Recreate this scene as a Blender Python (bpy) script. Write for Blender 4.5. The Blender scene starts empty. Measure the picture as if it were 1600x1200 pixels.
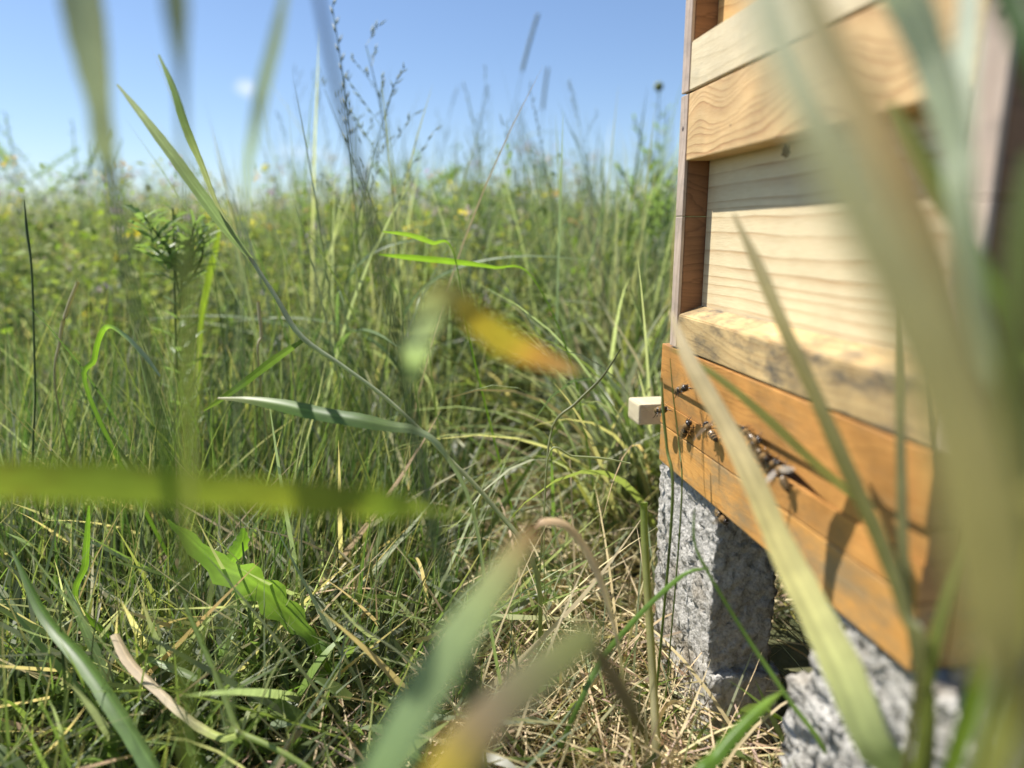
import bpy, bmesh, math, random
import numpy as np
from mathutils import Vector, Matrix, noise
R = math.radians
sc = bpy.context.scene
COL = sc.collection

# ------------------------------------------------------------------ camera, sky, sun, exposure
EYE = 0.36
PITCH = math.atan(235 / 1100.0)
cam_d = bpy.data.cameras.new('camera'); cam = bpy.data.objects.new('camera', cam_d); COL.objects.link(cam)
cam.location = (0, 0, EYE); cam.rotation_euler = (math.pi / 2 - PITCH, 0, 0)
cam_d.sensor_width = 36; cam_d.lens = 36 * 1100 / 1600.0
cam_d.clip_start = 0.01; cam_d.clip_end = 2000
cam_d.dof.use_dof = True; cam_d.dof.focus_distance = 0.52; cam_d.dof.aperture_fstop = 3.2
sc.camera = cam

SUN_AZ, SUN_EL = R(-70), R(61)
world = bpy.data.worlds.new('World'); sc.world = world; world.use_nodes = True
wn, wl = world.node_tree.nodes, world.node_tree.links
wn.clear()
wo = wn.new('ShaderNodeOutputWorld'); wb = wn.new('ShaderNodeBackground'); sk = wn.new('ShaderNodeTexSky')
sk.sky_type = 'NISHITA'; sk.sun_disc = False; sk.sun_elevation = SUN_EL; sk.sun_rotation = SUN_AZ
sk.air_density = 1.0; sk.dust_density = 0.4; sk.ozone_density = 3.0
wb.inputs['Strength'].default_value = 0.078
# a small fair-weather cloud (and a fainter one) low in the sky, part of the sky itself
tc = wn.new('ShaderNodeTexCoord')
def cloud(dirv, sx, sz, amt, prev):
    d = Vector(dirv).normalized()
    mp = wn.new('ShaderNodeVectorMath'); mp.operation = 'SUBTRACT'; mp.inputs[1].default_value = d
    wl.new(tc.outputs['Generated'], mp.inputs[0])
    ns = wn.new('ShaderNodeTexNoise'); ns.inputs['Scale'].default_value = 60; ns.inputs['Detail'].default_value = 4
    wl.new(tc.outputs['Generated'], ns.inputs['Vector'])
    ml = wn.new('ShaderNodeVectorMath'); ml.operation = 'MULTIPLY'; ml.inputs[1].default_value = (1 / sx, 0, 1 / sz)
    wl.new(mp.outputs[0], ml.inputs[0])
    ln = wn.new('ShaderNodeVectorMath'); ln.operation = 'LENGTH'; wl.new(ml.outputs[0], ln.inputs[0])
    ad = wn.new('ShaderNodeMath'); ad.operation = 'ADD'; wl.new(ln.outputs['Value'], ad.inputs[0])
    nm = wn.new('ShaderNodeMath'); nm.operation = 'MULTIPLY'; nm.inputs[1].default_value = 1.2
    wl.new(ns.outputs['Fac'], nm.inputs[0]); wl.new(nm.outputs[0], ad.inputs[1])
    mr = wn.new('ShaderNodeMapRange'); mr.inputs['From Min'].default_value = 1.7; mr.inputs['From Max'].default_value = 0.7
    mr.inputs['To Min'].default_value = 0; mr.inputs['To Max'].default_value = amt
    wl.new(ad.outputs[0], mr.inputs['Value'])
    mx = wn.new('ShaderNodeMix'); mx.data_type = 'RGBA'
    wl.new(mr.outputs[0], mx.inputs['Factor']); wl.new(prev, mx.inputs['A'])
    mx.inputs['B'].default_value = (7.5, 8.0, 8.6, 1)
    return mx.outputs['Result']
tint = wn.new('ShaderNodeMix'); tint.data_type = 'RGBA'; tint.blend_type = 'MULTIPLY'; tint.inputs['Factor'].default_value = 1
tint.inputs['B'].default_value = (.94, .965, 1.04, 1)
wl.new(sk.outputs[0], tint.inputs['A'])
def pxray(x, y):
    r = (x - 800) / 1100.0; d = (y - 600) / 1100.0
    return Vector((r, math.cos(PITCH) - d * math.sin(PITCH), -math.sin(PITCH) - d * math.cos(PITCH)))
o = cloud(pxray(388, 138), .015, .011, .6, tint.outputs['Result'])
o = cloud(pxray(478, 238), .05, .010, .25, o)
wl.new(o, wb.inputs['Color']); wl.new(wb.outputs[0], wo.inputs['Surface'])

sun_d = bpy.data.lights.new('sun', 'SUN'); sun = bpy.data.objects.new('sun', sun_d); COL.objects.link(sun)
sun_d.energy = 4.9; sun_d.angle = R(0.53); sun_d.color = (1.0, 0.955, 0.88)
sdir = Vector((math.sin(SUN_AZ) * math.cos(SUN_EL), math.cos(SUN_AZ) * math.cos(SUN_EL), math.sin(SUN_EL)))
sun.rotation_euler = sdir.to_track_quat('Z', 'Y').to_euler()
sc.view_settings.view_transform = 'Standard'; sc.view_settings.look = 'None'
sc.view_settings.exposure = 0.92; sc.view_settings.gamma = 1
sc.render.engine = 'CYCLES'
sc.cycles.use_denoising = True
sc.cycles.max_bounces = 8; sc.cycles.transparent_max_bounces = 12
sc.cycles.transmission_bounces = 6; sc.cycles.diffuse_bounces = 3

# ------------------------------------------------------------------ helpers
def at(x, y, depth):                 # photo pixel + forward distance -> point
    v = pxray(x, y) * depth
    return Vector((v.x, v.y, v.z + EYE))
def link(o, parent=None):
    COL.objects.link(o)
    if parent: o.parent = parent
    return o
def tag(o, label=None, cat=None, group=None, kind=None):
    if label: o['label'] = label
    if cat: o['category'] = cat
    if group: o['group'] = group
    if kind: o['kind'] = kind
    return o
def empty(name, loc, rot=(0, 0, 0)):
    o = bpy.data.objects.new(name, None); o.empty_display_size = .02
    o.location = loc; o.rotation_euler = rot
    return link(o)
def mesh_obj(name, verts, faces, mat, parent=None, smooth=True, cols=None, midx=None):
    me = bpy.data.meshes.new(name)
    me.from_pydata([tuple(v) for v in verts], [], [tuple(f) for f in faces])
    if smooth: me.polygons.foreach_set('use_smooth', [True] * len(me.polygons))
    for m in (mat if isinstance(mat, (list, tuple)) else [mat]): me.materials.append(m)
    if midx is not None: me.polygons.foreach_set('material_index', list(midx))
    if cols is not None:
        a = me.color_attributes.new('Col', 'FLOAT_COLOR', 'POINT')
        c = np.ones((len(verts), 4), np.float32); c[:, :3] = np.asarray(cols)
        a.data.foreach_set('color', c.ravel())
    me.update()
    return link(bpy.data.objects.new(name, me), parent)
def np_mesh(name, V, F, C, mat, parent=None):
    me = bpy.data.meshes.new(name)
    nv, nf = len(V), len(F); k = F.shape[1]
    me.vertices.add(nv); me.vertices.foreach_set('co', V.astype(np.float32).ravel())
    me.loops.add(nf * k); me.loops.foreach_set('vertex_index', F.astype(np.int32).ravel())
    me.polygons.add(nf); me.polygons.foreach_set('loop_start', np.arange(0, nf * k, k, dtype=np.int32))
    me.polygons.foreach_set('loop_total', np.full(nf, k, np.int32))
    me.polygons.foreach_set('use_smooth', np.ones(nf, bool))
    me.update(calc_edges=True)
    a = me.color_attributes.new('Col', 'FLOAT_COLOR', 'POINT')
    c = np.ones((nv, 4), np.float32); c[:, :3] = C
    a.data.foreach_set('color', c.ravel())
    me.materials.append(mat)
    return link(bpy.data.objects.new(name, me), parent)

# ------------------------------------------------------------------ materials
def new_mat(name):
    m = bpy.data.materials.new(name); m.use_nodes = True
    n, l = m.node_tree.nodes, m.node_tree.links
    n.clear(); out = n.new('ShaderNodeOutputMaterial')
    return m, n, l, out
def ramp(n, stops):
    r = n.new('ShaderNodeValToRGB'); e = r.color_ramp.elements
    while len(e) < len(stops): e.new(.5)
    for i, (p, c) in enumerate(stops):
        e[i].position = p; e[i].color = (*c, 1)
    return r
def leaf_mat(name, trans=.45, rough=.36, streak=True, gloss=.4):
    m, n, l, out = new_mat(name)
    at_ = n.new('ShaderNodeAttribute'); at_.attribute_name = 'Col'
    tc = n.new('ShaderNodeTexCoord')
    ns = n.new('ShaderNodeTexNoise'); ns.inputs['Scale'].default_value = 90; ns.inputs['Detail'].default_value = 3
    l.new(tc.outputs['Object'], ns.inputs['Vector'])
    mr = n.new('ShaderNodeMapRange'); mr.inputs['To Min'].default_value = .7; mr.inputs['To Max'].default_value = 1.3
    l.new(ns.outputs['Fac'], mr.inputs['Value'])
    mul = n.new('ShaderNodeVectorMath'); mul.operation = 'SCALE'
    l.new(at_.outputs['Color'], mul.inputs[0]); l.new(mr.outputs[0], mul.inputs['Scale'])
    p = n.new('ShaderNodeBsdfPrincipled'); p.inputs['Roughness'].default_value = rough
    p.inputs['Specular IOR Level'].default_value = gloss
    l.new(mul.outputs[0], p.inputs['Base Color'])
    t = n.new('ShaderNodeBsdfTranslucent')
    tm = n.new('ShaderNodeVectorMath'); tm.operation = 'MULTIPLY'; tm.inputs[1].default_value = (1.36, 1.46, .8)
    l.new(mul.outputs[0], tm.inputs[0]); l.new(tm.outputs[0], t.inputs['Color'])
    mx = n.new('ShaderNodeMixShader'); mx.inputs[0].default_value = trans
    l.new(p.outputs[0], mx.inputs[1]); l.new(t.outputs[0], mx.inputs[2]); l.new(mx.outputs[0], out.inputs['Surface'])
    return m
M_LEAF = leaf_mat('green_leaf', trans=.48, rough=.42, gloss=.5)
M_HERB = leaf_mat('herb_leaf', trans=.45, rough=.6, gloss=.2)
M_DRY = leaf_mat('dry_leaf', trans=.3, rough=.55, gloss=.35)

def wood_mat(name, dark, mid, light, axis='Y', freq=120, warp=.012, rough=.5, stain=None, stain_amt=0, ringmix=.8, seed=0, blot=.35, cath=0.0, gloss=.4, long=1.0, st0=.5):
    """grain runs along `axis`; rings show as uneven fine lines across it"""
    m, n, l, out = new_mat(name)
    tc = n.new('ShaderNodeTexCoord')
    off = n.new('ShaderNodeVectorMath'); off.operation = 'ADD'; off.inputs[1].default_value = (seed * 1.37, seed * 2.11, seed * .73)
    l.new(tc.outputs['Object'], off.inputs[0])
    def mapped(sx, sy, sz):
        mp = n.new('ShaderNodeMapping'); mp.inputs['Scale'].default_value = (sx, sy, sz); l.new(off.outputs[0], mp.inputs['Vector']); return mp
    al, ac = {'Y': ((4 * long, 1.0, 4 * long), (60, 4, 60)), 'Z': ((4, 4, 1.0), (60, 60, 4)), 'X': ((1.0, 4, 4), (4, 60, 60))}[axis]
    # low frequency wander of rings
    w1 = n.new('ShaderNodeTexNoise'); w1.inputs['Scale'].default_value = 5; w1.inputs['Detail'].default_value = 2
    l.new(mapped(*al).outputs[0], w1.inputs['Vector'])
    w2 = n.new('ShaderNodeTexNoise'); w2.inputs['Scale'].default_value = 40; w2.inputs['Detail'].default_value = 3
    l.new(mapped(*al).outputs[0], w2.inputs['Vector'])
    sep = n.new('ShaderNodeSeparateXYZ'); l.new(off.outputs[0], sep.inputs[0])
    cmp_ = {'Y': 'Z', 'Z': 'Y', 'X': 'Z'}[axis]
    a1 = n.new('ShaderNodeMath'); a1.operation = 'MULTIPLY_ADD'; a1.inputs[1].default_value = warp * 6 + cath; l.new(w1.outputs['Fac'], a1.inputs[0]); l.new(sep.outputs[cmp_], a1.inputs[2])
    a2 = n.new('ShaderNodeMath'); a2.operation = 'MULTIPLY_ADD'; a2.inputs[1].default_value = warp * .35; l.new(w2.outputs['Fac'], a2.inputs[0]); l.new(a1.outputs[0], a2.inputs[2])
    # uneven ring spacing: modulate by 1-D noise
    n1 = n.new('ShaderNodeTexNoise'); n1.noise_dimensions = '1D'; n1.inputs['Scale'].default_value = freq * .18; n1.inputs['Detail'].default_value = 2
    l.new(a2.outputs[0], n1.inputs['W'])
    a3 = n.new('ShaderNodeMath'); a3.operation = 'MULTIPLY_ADD'; a3.inputs[1].default_value = .02; l.new(n1.outputs['Fac'], a3.inputs[0]); l.new(a2.outputs[0], a3.inputs[2])
    fr = n.new('ShaderNodeMath'); fr.operation = 'MULTIPLY'; fr.inputs[1].default_value = freq; l.new(a3.outputs[0], fr.inputs[0])
    fx = n.new('ShaderNodeMath'); fx.operation = 'FRACT'; l.new(fr.outputs[0], fx.inputs[0])
    rr = ramp(n, [(0, (0, 0, 0)), (.45, (.06, .06, .06)), (.82, (.45, .45, .45)), (.93, (1, 1, 1)), (1, (0, 0, 0))]); l.new(fx.outputs[0], rr.inputs[0])
    # ring strength varies
    n2 = n.new('ShaderNodeTexNoise'); n2.inputs['Scale'].default_value = 14; n2.inputs['Detail'].default_value = 3; l.new(mapped(*al).outputs[0], n2.inputs['Vector'])
    st = n.new('ShaderNodeMapRange'); st.inputs['From Min'].default_value = .3; st.inputs['From Max'].default_value = .7; st.inputs['To Min'].default_value = ringmix * .35; st.inputs['To Max'].default_value = ringmix; l.new(n2.outputs['Fac'], st.inputs['Value'])
    rs = n.new('ShaderNodeMath'); rs.operation = 'MULTIPLY'; l.new(rr.outputs[0], rs.inputs[0]); l.new(st.outputs[0], rs.inputs[1])
    # fibre
    fb = n.new('ShaderNodeTexNoise'); fb.inputs['Scale'].default_value = 22; fb.inputs['Detail'].default_value = 5; fb.inputs['Roughness'].default_value = .7; l.new(mapped(*ac).outputs[0], fb.inputs['Vector'])
    base = ramp(n, [(.3, mid), (.7, light)]); l.new(fb.outputs['Fac'], base.inputs[0])
    mixr = n.new('ShaderNodeMix'); mixr.data_type = 'RGBA'; l.new(rs.outputs[0], mixr.inputs['Factor']); l.new(base.outputs[0], mixr.inputs['A']); mixr.inputs['B'].default_value = (*dark, 1)
    # blotches of weather tone
    b = n.new('ShaderNodeTexNoise'); b.inputs['Scale'].default_value = 30; b.inputs['Detail'].default_value = 4; l.new(off.outputs[0], b.inputs['Vector'])
    br = n.new('ShaderNodeMapRange'); br.inputs['From Min'].default_value = .3; br.inputs['From Max'].default_value = .75; br.inputs['To Min'].default_value = 1 + blot * .3; br.inputs['To Max'].default_value = 1 - blot; l.new(b.outputs['Fac'], br.inputs['Value'])
    sc_ = n.new('ShaderNodeVectorMath'); sc_.operation = 'SCALE'; l.new(mixr.outputs['Result'], sc_.inputs[0]); l.new(br.outputs[0], sc_.inputs['Scale'])
    col = sc_.outputs[0]
    if stain:
        s = n.new('ShaderNodeTexNoise'); s.inputs['Scale'].default_value = 26; s.inputs['Detail'].default_value = 8; s.inputs['Roughness'].default_value = .75
        sm = n.new('ShaderNodeMapping'); sm.inputs['Scale'].default_value = (1, .6, 1.6); sm.inputs['Location'].default_value = (3 + seed, 1, 7); l.new(tc.outputs['Object'], sm.inputs[0]); l.new(sm.outputs[0], s.inputs['Vector'])
        s2 = n.new('ShaderNodeMapRange'); s2.inputs['From Min'].default_value = st0; s2.inputs['From Max'].default_value = st0 + .16; s2.inputs['To Max'].default_value = stain_amt; l.new(s.outputs['Fac'], s2.inputs['Value'])
        ms = n.new('ShaderNodeMix'); ms.data_type = 'RGBA'; l.new(s2.outputs[0], ms.inputs['Factor']); l.new(col, ms.inputs['A']); ms.inputs['B'].default_value = (*stain, 1); col = ms.outputs['Result']
    p = n.new('ShaderNodeBsdfPrincipled'); p.inputs['Roughness'].default_value = rough; p.inputs['Specular IOR Level'].default_value = gloss
    l.new(col, p.inputs['Base Color'])
    bp = n.new('ShaderNodeBump'); bp.inputs['Strength'].default_value = .35; bp.inputs['Distance'].default_value = .0006
    hs = n.new('ShaderNodeMath'); hs.operation = 'MULTIPLY_ADD'; hs.inputs[1].default_value = -.6; l.new(rs.outputs[0], hs.inputs[0]); l.new(fb.outputs['Fac'], hs.inputs[2])
    l.new(hs.outputs[0], bp.inputs['Height']); l.new(bp.outputs[0], p.inputs['Normal'])
    l.new(p.outputs[0], out.inputs['Surface'])
    return m
W_PANEL = wood_mat('pale_pine_panel', (.36, .18, .06), (.67, .54, .32), (.76, .64, .41), freq=120, warp=.0022, seed=1, blot=.12, ringmix=.95)
W_RAIL = wood_mat('pine_rail', (.34, .145, .045), (.62, .40, .17), (.70, .49, .24), freq=210, warp=.010, cath=.09, seed=2, blot=.3, ringmix=1.0, long=.30)
W_UPANEL = wood_mat('honey_pine_panel', (.38, .17, .05), (.60, .35, .13), (.68, .44, .19), freq=170, warp=.012, cath=.05, seed=3, long=.4, blot=.2)
W_SILL = wood_mat('weathered_sill_wood', (.28, .16, .06), (.50, .34, .15), (.60, .44, .22), freq=190, warp=.012, seed=4, stain=(.09, .08, .065), stain_amt=.95, blot=.5, st0=.47)
W_BLEACH = wood_mat('bleached_batten', (.48, .36, .18), (.66, .53, .32), (.74, .63, .41), freq=90, warp=.01, seed=5, blot=.15, ringmix=.5, stain=(.36, .33, .24), stain_amt=.3)
W_GREY = wood_mat('weathered_grey_wood', (.30, .20, .14), (.46, .35, .27), (.55, .44, .35), axis='Z', freq=260, warp=.01, seed=6, blot=.35, stain=(.2, .17, .14), stain_amt=.5)
W_SIDE = wood_mat('brown_side_board', (.10, .04, .015), (.23, .105, .045), (.30, .15, .065), axis='X', freq=150, warp=.02, seed=7, blot=.35)
W_ORANGE = wood_mat('orange_varnished_wood', (.24, .09, .02), (.47, .215, .06), (.58, .30, .09), freq=420, warp=.01, seed=8, stain=(.24, .15, .07), stain_amt=.6, blot=.5, st0=.5, ringmix=.8, rough=.36, gloss=.5)
W_ORANGE2 = wood_mat('orange_wood_soiled', (.33, .13, .025), (.52, .26, .075), (.61, .33, .10), freq=380, warp=.012, seed=9, blot=.3, ringmix=.65, stain=(.22, .18, .11), stain_amt=.75, st0=.46, rough=.42)
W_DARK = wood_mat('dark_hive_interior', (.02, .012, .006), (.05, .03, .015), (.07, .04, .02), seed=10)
W_PEG = wood_mat('raw_batten', (.42, .34, .2), (.55, .47, .31), (.63, .55, .39), freq=200, seed=11)

def concrete_mat(name):
    m, n, l, out = new_mat(name)
    tc = n.new('ShaderNodeTexCoord')
    v = n.new('ShaderNodeTexNoise'); v.inputs['Scale'].default_value = 260; v.inputs['Detail'].default_value = 6; v.inputs['Roughness'].default_value = .75
    b = n.new('ShaderNodeTexNoise'); b.inputs['Scale'].default_value = 22; b.inputs['Detail'].default_value = 4
    g = n.new('ShaderNodeTexVoronoi'); g.inputs['Scale'].default_value = 380; g.feature = 'F1'
    for q in (v, b, g): l.new(tc.outputs['Object'], q.inputs['Vector'])
    r1 = ramp(n, [(.3, (.22, .21, .195)), (.5, (.43, .42, .40)), (.7, (.57, .555, .53))]); l.new(v.outputs['Fac'], r1.inputs[0])
    r2 = ramp(n, [(.32, (.62, .55, .45)), (.45, (.86, .84, .80)), (.7, (1.05, 1.04, 1.02))]); l.new(b.outputs['Fac'], r2.inputs[0])
    mu = n.new('ShaderNodeMix'); mu.data_type = 'RGBA'; mu.blend_type = 'MULTIPLY'; mu.inputs['Factor'].default_value = 1
    l.new(r1.outputs[0], mu.inputs['A']); l.new(r2.outputs[0], mu.inputs['B'])
    p = n.new('ShaderNodeBsdfPrincipled'); p.inputs['Roughness'].default_value = .92; p.inputs['Specular IOR Level'].default_value = .2
    l.new(mu.outputs['Result'], p.inputs['Base Color'])
    bp = n.new('ShaderNodeBump'); bp.inputs['Strength'].default_value = .9; bp.inputs['Distance'].default_value = .0016
    ad = n.new('ShaderNodeMath'); ad.operation = 'MULTIPLY_ADD'; ad.inputs[1].default_value = -.5; l.new(g.outputs['Distance'], ad.inputs[0]); l.new(v.outputs['Fac'], ad.inputs[2])
    l.new(ad.outputs[0], bp.inputs['Height']); l.new(bp.outputs[0], p.inputs['Normal']); l.new(p.outputs[0], out.inputs['Surface'])
    return m
M_CONC = concrete_mat('rough_concrete')

def ground_mat():
    m, n, l, out = new_mat('meadow_soil')
    tc = n.new('ShaderNodeTexCoord')
    a = n.new('ShaderNodeTexNoise'); a.inputs['Scale'].default_value = 40; a.inputs['Detail'].default_value = 8; a.inputs['Roughness'].default_value = .7
    b = n.new('ShaderNodeTexNoise'); b.inputs['Scale'].default_value = 1.3; b.inputs['Detail'].default_value = 4
    l.new(tc.outputs['Object'], a.inputs['Vector']); l.new(tc.outputs['Object'], b.inputs['Vector'])
    r = ramp(n, [(.3, (.03, .022, .013)), (.5, (.09, .065, .038)), (.72, (.20, .15, .09))]); l.new(a.outputs['Fac'], r.inputs[0])
    g = ramp(n, [(.3, (.03, .05, .012)), (.7, (.07, .09, .025))]); l.new(a.outputs['Fac'], g.inputs[0])
    mr = n.new('ShaderNodeMapRange'); mr.inputs['From Min'].default_value = .4; mr.inputs['From Max'].default_value = .6; l.new(b.outputs['Fac'], mr.inputs['Value'])
    mx = n.new('ShaderNodeMix'); mx.data_type = 'RGBA'; l.new(mr.outputs[0], mx.inputs['Factor']); l.new(r.outputs[0], mx.inputs['A']); l.new(g.outputs[0], mx.inputs['B'])
    p = n.new('ShaderNodeBsdfPrincipled'); p.inputs['Roughness'].default_value = .95; l.new(mx.outputs['Result'], p.inputs['Base Color'])
    bp = n.new('ShaderNodeBump'); bp.inputs['Strength'].default_value = .8; bp.inputs['Distance'].default_value = .004; l.new(a.outputs['Fac'], bp.inputs['Height']); l.new(bp.outputs[0], p.inputs['Normal'])
    l.new(p.outputs[0], out.inputs['Surface'])
    return m
M_SOIL = ground_mat()

def simple(name, col, rough=.5, spec=.5, noise_amt=.25, scale=900, trans=None):
    m, n, l, out = new_mat(name)
    tc = n.new('ShaderNodeTexCoord'); ns = n.new('ShaderNodeTexNoise'); ns.inputs['Scale'].default_value = scale; l.new(tc.outputs['Object'], ns.inputs['Vector'])
    r = ramp(n, [(.3, tuple(c * (1 - noise_amt) for c in col)), (.7, tuple(c * (1 + noise_amt) for c in col))]); l.new(ns.outputs['Fac'], r.inputs[0])
    p = n.new('ShaderNodeBsdfPrincipled'); p.inputs['Roughness'].default_value = rough; p.inputs['Specular IOR Level'].default_value = spec
    l.new(r.outputs[0], p.inputs['Base Color'])
    if trans is None: l.new(p.outputs[0], out.inputs['Surface'])
    else:
        t = n.new('ShaderNodeBsdfTransparent'); mx = n.new('ShaderNodeMixShader'); mx.inputs[0].default_value = trans
        l.new(p.outputs[0], mx.inputs[1]); l.new(t.outputs[0], mx.inputs[2]); l.new(mx.outputs[0], out.inputs['Surface'])
    return m
B_DARK = simple('bee_black_cuticle', (.02, .012, .006), .3, .6)
B_TAN = simple('bee_tan_band', (.50, .33, .15), .7, .2)
B_FUZZ = simple('bee_thorax_fuzz', (.20, .125, .055), .9, .1)
B_WING = simple('bee_wing', (.16, .11, .06), .15, .9, trans=.72)
B_WING_GLINT = simple('bee_wing_painted_glint', (.55, .47, .38), .12, 1.0, trans=.6)  # paler copy of the wing colour, paints a sun glint on one bee

# ------------------------------------------------------------------ hive frame: u into the hive, v along the face, z up
TH = math.atan2(-0.16818, 1.02257)
DV = Vector((math.sin(TH), math.cos(TH), 0)); NV = Vector((math.cos(TH), -math.sin(TH), 0))
FACE = .20
def HV(u, v, zr): return NV * (FACE + u) + DV * v + Vector((0, 0, EYE + zr))
HROT = (0, 0, -TH)
def face_uv(x, y, off=0.0):
    r = pxray(x, y); t = (FACE + off) / (r.x * NV.x + r.y * NV.y); q = r * t
    return q.x * DV.x + q.y * DV.y, q.z

def hbox(name, root, u0, u1, v0, v1, z0, z1, mat, bev=.0009, poly=None):
    """board in hive coordinates, stored relative to root's base (root['_b'])"""
    bu, bv, bz = root['_b']
    bm = bmesh.new()
    vs = [bm.verts.new((u - bu, v - bv, z - bz)) for u in (u0, u1) for v in (v0, v1) for z in (z0, z1)]
    for f in ((0, 1, 3, 2), (4, 6, 7, 5), (0, 4, 5, 1), (2, 3, 7, 6), (0, 2, 6, 4), (1, 5, 7, 3)): bm.faces.new([vs[i] for i in f])
    bmesh.ops.recalc_face_normals(bm, faces=bm.faces)
    if bev: bmesh.ops.bevel(bm, geom=list(bm.edges), offset=bev, segments=2, affect='EDGES', profile=.6)
    me = bpy.data.meshes.new(name); bm.to_mesh(me); bm.free(); me.materials.append(mat)
    me.polygons.foreach_set('use_smooth', [False] * len(me.polygons))
    return link(bpy.data.objects.new(name, me), root)
def hpoly(name, root, pts, axis, a0, a1, mat, bev=.0007):
    """prism: pts in the (v,z) plane extruded along u, or (u,z) plane extruded along v"""
    bu, bv, bz = root['_b']
    bm = bmesh.new()
    def mk(p, a): return (a - bu, p[0] - bv, p[1] - bz) if axis == 'u' else (p[0] - bu, a - bv, p[1] - bz)
    A = [bm.verts.new(mk(p, a0)) for p in pts]; B = [bm.verts.new(mk(p, a1)) for p in pts]
    n = len(pts); bm.faces.new(A); bm.faces.new(B[::-1])
    for i in range(n): bm.faces.new([A[i], B[i], B[(i + 1) % n], A[(i + 1) % n]])
    bmesh.ops.recalc_face_normals(bm, faces=bm.faces)
    if bev: bmesh.ops.bevel(bm, geom=[e for e in bm.edges if e.calc_face_angle(0) > .5], offset=bev, segments=2, affect='EDGES')
    me = bpy.data.meshes.new(name); bm.to_mesh(me); bm.free(); me.materials.append(mat)
    return link(bpy.data.objects.new(name, me), root)
def hroot(name, u, v, z):
    r = empty(name, HV(u, v, z), HROT); r['_b'] = (u, v, z); return r

def make_super(z0, z1, lab, upper):
    V0, V1, DEP, T = .2143, .4870, .272, .0118
    t = hroot('hive_box', 0, (V0 + V1) / 2, z0)
    tag(t, lab, 'hive box', 'stacked wooden hive boxes')
    g = .0006
    seam = (z0 + z1) / 2 + .006
    # side boards, each of two glued planks with a thin open seam
    for (a, b) in ((V1 - T, V1), (V0, V0 + T)):
        hbox('side_board', t, 0, DEP, a, b, z0, seam - .0002, W_SIDE)
        hbox('side_board', t, 0, DEP, a, b, seam + .0002, z1, W_SIDE)
        hbox('end_grain_strip', t, -.0025, -.0001, a, b, z0, seam - .00015, W_GREY, .0006)
        hbox('end_grain_strip', t, -.0025, -.0001, a, b, seam + .00015, z1, W_GREY, .0006)
    i0, i1 = V0 + T + g, V1 - T - g
    if upper:
        hpoly('sill', t, [(-.002, z0), (.0145, z0), (.0145, z0 + .036), (-.002, z0 + .0305)], 'v', i0, i1, W_BLEACH)
        hbox('front_panel', t, .0150, .030, i0, i1, z0, z1 - .001, W_UPANEL)
        hbox('top_rail', t, -.002, .0145, i0, i1, z1 - .046, z1, W_RAIL)
    else:
        hpoly('sill', t, [(-.002, z0), (.0145, z0), (.0145, z0 + .030), (-.002, z0 + .0235)], 'v', i0, i1, W_SILL)
        hbox('front_panel', t, .0150, .030, i0, i1, z0, z1 - .001, W_PANEL)
        hbox('top_rail', t, -.002, .0145, i0, i1, z1 - .043, z1, W_RAIL)
    hbox('back_panel', t, DEP - .015, DEP - .0005, i0, i1, z0, z1 - .001, W_PANEL)
    return t
ZJ, ZT = -.0800, .0915
low = make_super(ZJ, ZT, 'middle hive box with pale pine panel and dark stained sill above the orange base', False)
up = make_super(ZT + .0016, ZT + .0016 + .172, 'upper hive box with bleached sill, stacked on the box with the pale panel', True)
# knot and nail holes on the boards
kv, kz = face_uv(1228, 236, .015)
def disc(name, root, v, z, u, ru, rv, mat, n=18, jag=.3, seed=0):
    rnd = random.Random(seed); bu, bv, bz = root['_b']
    pts = [(u - bu, v - bv, z - bz)]
    for i in range(n):
        a = 2 * math.pi * i / n; k = 1 + rnd.uniform(-jag, jag)
        pts.append((u - bu + .0002, v - bv + math.cos(a) * ru * k, z - bz + math.sin(a) * rv * k))
    return mesh_obj(name, pts, [(0, i + 1, (i + 1) % n + 1) for i in range(n)], mat, root, False)
M_KNOT = simple('dark_knot', (.10, .05, .02), .7, .3, .5, 600)
disc('knot', low, kv, kz, .0147, .0042, .0035, M_KNOT, seed=3)
hv, hz = face_uv(1146, 196)
disc('nail_hole', low, hv, hz, -.00215, .0008, .0009, M_KNOT, seed=5)
M_NAIL = simple('rusty_nail', (.10, .07, .055), .5, .5, .3, 900)
for (zz) in (ZJ + .02, ZJ + .15):
    disc('nail_head', low, .2143 + .0059, zz, -.0028, .0016, .0016, M_NAIL, 14, .08, int(zz * 1e4)); disc('nail_head', low, .487 - .0059, zz, -.0028, .0016, .0016, M_NAIL, 14, .08, int(zz * 1e4) + 1)
# lid on top
lid = hroot('hive_cover_assembly', .136, .35, ZT + .0016 + .1725); tag(lid, 'flat wooden hive lid closing the stack of boxes', 'hive lid')
hbox('cover_board', lid, -.012, .284, .203, .498, ZT + .175, ZT + .193, W_GREY)
hbox('rim', lid, -.012, -.002, .203, .498, ZT + .158, ZT + .1745, W_BLEACH)

# ---- the orange floor unit
F0, F1 = .2245, .503
fl = hroot('hive_entrance_box', 0, (F0 + F1) / 2, -.173)
tag(fl, 'orange varnished hive base with a narrow entrance slot where bees gather', 'hive base')
Z1_, Z2_, Z3_, ZB = -.1115, -.1262, -.1432, -.1735
hbox('front_board', fl, -.0020, .016, F0, F1, Z1_, ZJ - .0012, W_ORANGE)
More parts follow.
